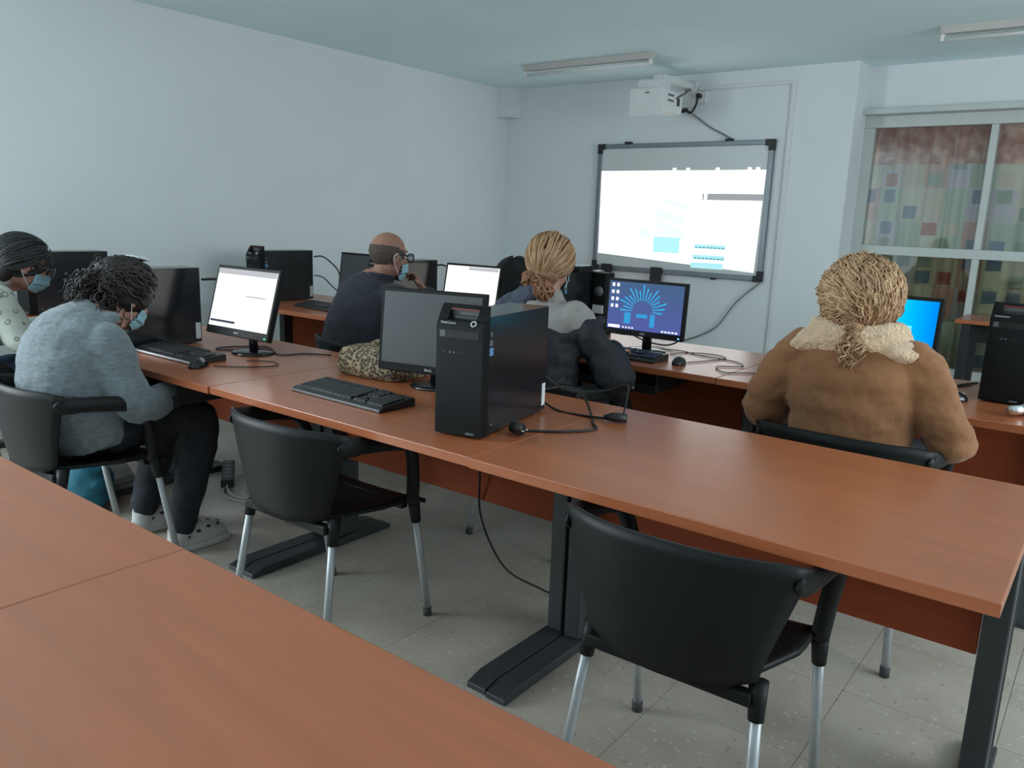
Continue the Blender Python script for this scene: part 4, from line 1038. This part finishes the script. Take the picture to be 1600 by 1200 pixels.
def shoes(p, legs, patterned=False, material='shoe'):
    for (hp, kn, an) in legs:
        x, y = an[0], an[1]
        up_ = MB().ell((x, y+.065, .026), (.047, .136, .076), nu=20, nv=14)
        up_.v = [(a, b, max(.018, c)) for a, b, c in up_.v]
        limb(up_, [(x, y-.01, .05), (x, y-.005, .125)], [.046, .046], 4, 12)
        o = remeshed(up_, 'shoe', M[material], p, .007, 4)
        so = MB().prism([(x-.040, y-.07), (x-.047, y+.02), (x-.05, y+.12), (x-.03, y+.20), (x+.03, y+.20), (x+.05, y+.12), (x+.047, y+.02), (x+.040, y-.07)], 0, .024, 'xy')
        so.build('sole', M['sole'], o, bevel=.006)
        if patterned:
            for k in range(14):
                t_ = -.75+1.45*((k*5) % 14)/13; a_ = -1.0+2.0*((k*3) % 14)/13; h_ = math.sqrt(1-t_*t_)
                MB().ell((x+.046*math.sin(a_)*h_, y+.065+.135*t_, max(.03, .024+.074*math.cos(a_)*h_)), (.009, .011, .006), None, 8, 6).build('print_spot', M['shoeprint'], o, smooth=True)
            for k in range(4): MB().tube([(x-.024, y+.05+k*.02, .103-k*.007), (x, y+.052+k*.02, .112-k*.007), (x+.024, y+.05+k*.02, .103-k*.007)], .0035, 6).build('lace', M['mask_in'], o, smooth=True)

def rotm(yaw, pitch, roll=0): return (Matrix.Rotation(yaw, 3, 'Z') @ Matrix.Rotation(pitch, 3, 'X') @ Matrix.Rotation(roll, 3, 'Y'))
def sleeves(mb, arms, rs, n=6):
    for (sh, el, wr, *_r) in arms: limb(mb, [sh, el, wr], rs, n, 16)
SITLEGS = [((-.09, -.01, .535), (-.12, .40, .525), (-.12, .42, .09)), ((.09, -.01, .535), (.12, .40, .525), (.13, .44, .09))]

# ---- woman in the tan jacket, curly blond hair
p = thing('person', 'person in tan shearling-collar jacket with curly blond ponytail, seen from behind', 'person', (-.565, 1.315, 0))
torso = [(0, -.04, .53, .15, .11), (0, -.075, .58, .17, .13), (0, -.09, .72, .165, .12), (0, -.085, .86, .175, .12), (-.01, -.07, .96, .15, .10), (-.015, -.06, 1.02, .07, .065)]
C = Vector((-.02, -.035, 1.132)); R = rotm(-.05, -.10)
arms = [((-.185, -.075, .955), (-.300, -.045, .735), (-.15, .28, .785), (.15, 1, -.1), (0, 0, -1)), ((.165, -.075, .955), (.290, -.055, .735), (.13, .28, .785), (-.15, 1, -.1), (0, 0, -1))]
body = legs_and_body(p, torso, C, R, (-.015, -.05, 1.03), arms, SITLEGS, 'skin')
eyes(C, R, p)
g = MB(); limb(g, [(0, -.06, .47), (0, -.08, .58), (0, -.095, .72), (0, -.085, .84), (-.005, -.07, .925), (-.012, -.062, .985), (-.015, -.06, 1.01)], [(.20, .165), (.195, .16), (.19, .15), (.205, .145), (.21, .135), (.165, .110), (.09, .08)], 6, 22)
sleeves(g, arms, [.074, .074, .052])
remeshed(g, 'jacket', M['suede'], p, .009, 6, .018, 9, amp2=.004)
g = MB(); pts = [Vector((-.015+.115*math.cos(q), -.060+.090*math.sin(q), 1.022+.006*math.cos(q*2))) for q in [2*PI*k/28 for k in range(29)]]
g.tube(pts, [(.050, .044)]*29, 12, caps=False)
for sx in (-1, 1): g.ell((-.015+sx*.130, -.080, .995), (.088, .088, .042), rotm(0, 0, sx*.30), 16, 10)
g.ell((-.015, -.128, .995), (.165, .050, .052), None, 16, 10)
remeshed(g, 'shearling_collar', M['fleece'], p, .007, 4, .008, 20, amp2=.004)
hb = MB().ell(C+R @ Vector((0, -.022, .022)), (.108, .112, .110), R, 24, 18)
limb(hb, [C+R @ Vector((0, -.06, -.05)), C+R @ Vector((.018, -.105, -.09))], [.058, .035], 4, 12)
hair = remeshed(hb, 'hair', M['hair_curl_in'], p, .008, 3, .008, 20, cut=lambda c: (R.transposed() @ (c-C)).y > .055 and (R.transposed() @ (c-C)).z < .055)
hs_ = MB(); tie = (.14, -.74, -.74)
swept_strands(hs_, C+R @ Vector((0, -.022, .022)), R, (.120, .126, .122), root_dirs(560, .35, -.5, -.85), tie, 26, .0078, 5.5, .0038, 5, jit=.06)
swept_strands(hs_, C+R @ Vector((0, -.022, .022)), R, (.124, .130, .127), root_dirs(170, .35, -.5, -.85), tie, 26, .0125, 3.6, .0024, 5, jit=.08)
o = hs_.build('hair_strands', M['hair_curl'], hair, smooth=True); o['kind'] = 'stuff'
tp = C+R @ Vector((.024, -.118, -.092))
MB().tube([tp+Vector((.024*math.cos(q), .018*math.sin(q), .004*math.sin(q))) for q in [2*PI*k/16 for k in range(17)]], .006, 6, caps=False).build('hair_tie', M['hair_dark_in'], hair, smooth=True)
pt = MB(); tuft(pt, tp, (.10, -.38, -.8), 110, .085, .24, .010, 2.6, .0038)
o = pt.build('ponytail', M['hair_curl'], hair, smooth=True); o['kind'] = 'stuff'
trousers(p, (0, -.04, .535), SITLEGS, 'jeans'); shoes(p, SITLEGS)

# ---- woman with the bun
p = thing('person', 'person with golden hair bun, navy coat slipping off grey sweater', 'person', (-1.845, 1.33, 0))
torso = [(0, -.06, .53, .15, .10), (0, -.11, .58, .16, .12), (0, -.11, .72, .155, .115), (0, -.08, .86, .165, .115), (.0, -.05, .97, .14, .095), (.0, -.03, 1.05, .065, .06)]
C = Vector((-.005, .01, 1.172)); R = rotm(.16, -.12)
arms = [((-.165, -.05, .965), (-.30, .04, .74), (-.12, .30, .79), (.1, 1, -.1), (0, 0, -1)), ((.165, -.05, .965), (.315, .03, .735), (.14, .30, .79), (-.1, 1, -.1), (0, 0, -1))]
legs_and_body(p, torso, C, R, (0, -.02, 1.05), arms, SITLEGS, 'skin'); eyes(C, R, p); face_mask(C, R, p)
g = MB(); limb(g, [(0, -.11, .60), (0, -.11, .72), (0, -.085, .84), (0, -.06, .94), (0, -.045, 1.0), (0, -.03, 1.045)], [(.18, .14), (.18, .14), (.19, .135), (.185, .122), (.14, .10), (.075, .075)], 6, 20)
sleeves(g, arms, [.072, .058, .042])
remeshed(g, 'sweater', M['greysweat'], p, .009, 6, .006, 12)
g = MB(); limb(g, [(0, -.09, .44), (0, -.11, .56), (0, -.125, .70), (0, -.115, .80), (0, -.10, .86), (0, -.09, .885)], [(.225, .165), (.225, .165), (.22, .16), (.22, .155), (.21, .145), (.195, .140)], 6, 22)
arms2 = [((-.215, -.06, .91), (-.320, .03, .725), (-.13, .27, .785)), ((.238, -.05, .900), (.335, .02, .720), (.16, .27, .785))]
sleeves(g, arms2, [.066, .078, .058])
g.tube(smooth_path([(-.225, .03, .985), (-.20, -.12, .955), (-.07, -.20, .895), (.06, -.20, .880), (.195, -.13, .895), (.255, .02, .955)], 6), [(.026, .020)]*31, 10)
remeshed(g, 'coat', M['coat'], p, .010, 5, .016, 9, amp2=.004)
g = MB(); pts = [Vector((-.005+.105*math.cos(q), -.045+.080*math.sin(q), 1.045+.010*math.sin(3*q))) for q in [PI*.45+PI*1.15*k/20 for k in range(21)]]
g.tube(pts, [(.034, .030)]*21, 10); g.ell((-.13, -.09, 1.005), (.085, .06, .040), rotm(0, 0, -.35)); g.ell((-.06, -.135, .985), (.07, .04, .05))
remeshed(g, 'scarf', M['scarf'], p, .007, 3, .012, 18, amp2=.004)
hb = MB().ell(C+R @ Vector((0, -.018, .022)), (.088, .108, .100), R, 24, 18)
hb.ell(C+R @ Vector((0, -.07, -.05)), (.072, .05, .06), R)
hair = remeshed(hb, 'hair', M['hair_blond_in'], p, .008, 4, .004, 20, cut=lambda c: (R.transposed() @ (c-C)).y > .06 and (R.transposed() @ (c-C)).z < .06)
hs_ = MB(); swept_strands(hs_, C+R @ Vector((0, -.018, .022)), R, (.097, .116, .108), root_dirs(300, .4, -.35, -.8), (0, -.75, -.75), 18, .0026, 1.6, .0042, 5, jit=.035)
o = hs_.build('hair_strands', M['hair_blond'], hair, smooth=True); o['kind'] = 'stuff'
bn = MB()
for cc, rr, nst in (((-.045, -.110, -.078), .036, 26), ((.034, -.125, -.118), .044, 40), ((.0, -.12, -.085), .03, 14)):
    c0 = C+R @ Vector(cc)
    for k in range(nst):
        ax = Vector(RNG.normal(size=3)).normalized(); a = ax.orthogonal().normalized(); b = ax.cross(a); ph = random.random()*6.28
        rad_ = rr*random.uniform(.7, 1.05)
        bn.tube([c0+(a*math.cos(q)+b*math.sin(q))*rad_ for q in [ph+4.2*i/11 for i in range(12)]], .0042, 5)
    bn.ell(c0, (rr*.8, rr*.8, rr*.8))
o = bn.build('hair_bun', M['hair_bun'], hair, smooth=True); o['kind'] = 'stuff'; o['label'] = 'loose twisted bun'
trousers(p, (0, -.05, .535), SITLEGS, 'jeans'); shoes(p, SITLEGS)

# ---- balding man
p = thing('person', 'balding person with glasses and mask in navy sweater, hand at chin', 'person', (-2.945, 1.345, 0), -.20)
torso = [(0, -.06, .53, .16, .11), (0, -.12, .60, .18, .14), (0, -.11, .74, .175, .13), (0, -.06, .88, .185, .125), (.0, -.01, .98, .15, .10), (.015, .02, 1.05, .07, .065)]
C = Vector((.045, .06, 1.145)); R = rotm(.05, -.10)
arms = [((-.175, -.02, .955), (-.29, .10, .72), (-.14, .34, .775), (.3, 1, 0), (0, 0, -1)), ((.185, .0, .945), (.27, .34, .80), (.150, .215, .955), (-.62, -.22, .75), (-.4, -.8, -.1))]
legs_and_body(p, torso, C, R, (.018, .03, 1.04), arms, SITLEGS, 'skin_dark', curl=.9); eyes(C, R, p)
face_mask(C, R, p, .012); glasses(C, R, p, M['cable'], 1.0)
g = MB(); limb(g, [(0, -.10, .47), (0, -.12, .60), (0, -.115, .74), (0, -.065, .86), (0, -.02, .95), (.01, .008, 1.005), (.016, .02, 1.035)], [(.205, .15), (.205, .15), (.205, .145), (.215, .145), (.20, .13), (.135, .10), (.080, .078)], 6, 22)
sleeves(g, arms, [.082, .070, .046])
remeshed(g, 'sweater', M['navy'], p, .009, 7, .008, 9, amp2=.0015)
MB().tube([Vector((.017+.068*math.cos(q), .024+.068*math.sin(q), 1.045+.012*math.sin(q+PI))) for q in [2*PI*k/24 for k in range(25)]], .010, 8, caps=False).build('collar', M['navy'], p, smooth=True)
hm = MB().ell(C+R @ Vector((0, -.012, .022)), (.0785, .1005, .089), R, 40, 30)
RT = R.transposed()
hair = remeshed(hm, 'hair', M['hair_grey'], p, .005, 2, .0015, 60, cut=lambda c: (lambda q: q.z > .052-.25*max(0, q.y+.03)+.02*min(0, q.y) or q.y > .052 or q.z < -.066 or (q.z < -.022 and q.y > -.035))(RT @ (c-C)), solid=.004)
trousers(p, (0, -.05, .535), SITLEGS, 'jeans', .19, .155); shoes(p, SITLEGS)

# ---- woman in the grey hoodie, bent forward
p = thing('person', 'person in heather grey hoodie bending forward, dark frizzy ponytail', 'person', (-2.92, -.09, 0), -.02)
legs = [((-.10, .02, .535), (-.13, .33, .53), (-.14, .24, .09)), ((.10, .02, .535), (.14, .34, .53), (.15, .24, .09))]
torso = [(0, .01, .53, .15, .095), (0, -.04, .60, .16, .105), (0, -.075, .71, .17, .12), (0, -.06, .83, .175, .12), (.0, -.005, .90, .145, .10), (-.005, .06, .945, .07, .065)]
C = Vector((-.02, .155, 1.005)); R = rotm(.22, -.62)
arms = [((-.17, -.01, .860), (-.25, .08, .655), (-.13, .27, .675), (.3, 1, 0), (0, 0, -1)), ((.17, -.01, .860), (.235, .06, .640), (.15, .25, .665), (-.3, 1, .05), (0, 0, -1))]
legs_and_body(p, torso, C, R, (-.005, .08, .945), arms, legs, 'skin'); eyes(C, R, p); face_mask(C, R, p)
g = MB(); limb(g, [(0, -.02, .50), (0, -.05, .58), (0, -.085, .70), (0, -.07, .81), (0, -.03, .875), (-.003, .015, .915), (-.005, .05, .935)], [(.20, .15), (.205, .155), (.205, .155), (.21, .15), (.195, .135), (.135, .105), (.085, .08)], 6, 22)
sleeves(g, arms, [.080, .072, .050])
hood = [(.0, .045, 1.005), (-.06, .07, 1.01), (.07, .08, 1.005)]
g.ell((-.01, -.075, .930), (.110, .060, .040), rotm(0, .35)); g.ell((-.100, -.01, .940), (.038, .075, .032), rotm(.3, .3)); g.ell((.100, .0, .935), (.038, .075, .032), rotm(-.3, .3))
remeshed(g, 'hoodie', M['hoodie'], p, .009, 6, .010, 9, amp2=.0025)
hb = MB().ell(C+R @ Vector((0, -.018, .026)), (.098, .116, .106), R, 24, 18)
hair = remeshed(hb, 'hair', M['hair_dark_in'], p, .008, 3, .008, 18, cut=lambda c: (R.transposed() @ (c-C)).y > .055 and (R.transposed() @ (c-C)).z < .045)
hs_ = MB(); swept_strands(hs_, C+R @ Vector((0, -.018, .026)), R, (.106, .124, .115), root_dirs(240, .4, -.35, -.7), (0, -.97, .15), 18, .005, 4, .0046, 5, jit=.05)
o = hs_.build('hair_strands', M['hair_dark'], hair, smooth=True); o['kind'] = 'stuff'
pt = MB(); tp = C+R @ Vector((0, -.125, .02))
tuft(pt, tp, (-.30, -.70, -.50), 150, .13, .40, .011, 3, .0038)
tuft(pt, C+R @ Vector((.03, -.08, -.05)), (.1, -.3, -.8), 60, .10, .4, .010, 3, .0040)
o = pt.build('ponytail', M['hair_dark'], hair, smooth=True); o['kind'] = 'stuff'; o['label'] = 'frizzy dark brown ponytail'
hc = MB()
for a, b in (((-.045, -.055), (.045, -.055)), ((-.05, -.02), (.05, -.02)), ((-.045, -.055), (-.05, -.02)), ((.045, -.055), (.05, -.02))):
    hc.tube([C+R @ Vector((a[0], a[1], .158-.35*max(0, -a[1]-.02))), C+R @ Vector((b[0], b[1], .158-.35*max(0, -b[1]-.02)))], .006, 8)
o = hc.build('hair_clip', M['sticker'], hair, smooth=True); o['label'] = 'white open hair clip on top of the head'
MB().box(C+R @ Vector((0, -.038, .150)), (.085, .03, .004), R).build('clip_plate', M['redp'], o, bevel=.001)
trousers(p, (0, -.0, .535), legs, 'jeans', .185, .14); shoes(p, legs, True)

# ---- woman in the floral blouse
p = thing('person', 'person in white floral blouse with dark hair, glasses and mask, far left', 'person', (-3.93, -.17, 0))
torso = [(0, -.06, .53, .15, .10), (0, -.10, .58, .16, .12), (0, -.07, .72, .155, .115), (0, .0, .86, .165, .115), (.03, .09, .96, .14, .095), (.06, .15, 1.01, .065, .06)]
C = Vector((.105, .235, 1.072)); R = rotm(-.15, -.36)
arms = [((-.14, .06, .925), (-.24, .20, .73), (-.06, .36, .775), (.6, 1, -.05), (0, 0, -1)), ((.19, .08, .925), (.27, .18, .71), (.12, .40, .775), (-.1, 1, -.05), (0, 0, -1))]
legs_and_body(p, torso, C, R, (.06, .17, 1.005), arms, SITLEGS, 'skin'); eyes(C, R, p); face_mask(C, R, p); glasses(C, R, p, M['greyp'])
g = MB(); limb(g, [(0, -.09, .48), (0, -.105, .58), (0, -.08, .72), (.01, -.01, .85), (.03, .06, .935), (.05, .115, .985), (.06, .145, 1.005)], [(.195, .155), (.19, .155), (.185, .14), (.195, .14), (.18, .12), (.12, .09), (.075, .072)], 6, 20)
sleeves(g, arms, [.075, .062, .045])
remeshed(g, 'blouse', M['floral'], p, .009, 6, .007, 10)
hb = MB().ell(C+R @ Vector((0, -.018, .028)), (.090, .112, .100), R, 24, 18); hb.ell(C+R @ Vector((0, -.075, -.045)), (.070, .050, .075), R)
RT2 = R.transposed()
hair = remeshed(hb, 'hair', M['hair_dark_in'], p, .007, 4, .005, 18, cut=lambda c: (lambda q: (q.y > .045 and q.z < .058) or (q.y > -.02 and q.z < -.005))(RT2 @ (c-C)))
hs_ = MB(); swept_strands(hs_, C+R @ Vector((0, -.018, .028)), R, (.096, .118, .106), [d for d in root_dirs(260, .5, .05, -.6)], (0, -.8, -.7), 16, .0025, 1.5, .0046, 5, jit=.03)
o = hs_.build('hair_strands', M['hair_black'], hair, smooth=True); o['kind'] = 'stuff'
trousers(p, (0, -.05, .535), SITLEGS, 'denim'); shoes(p, SITLEGS)
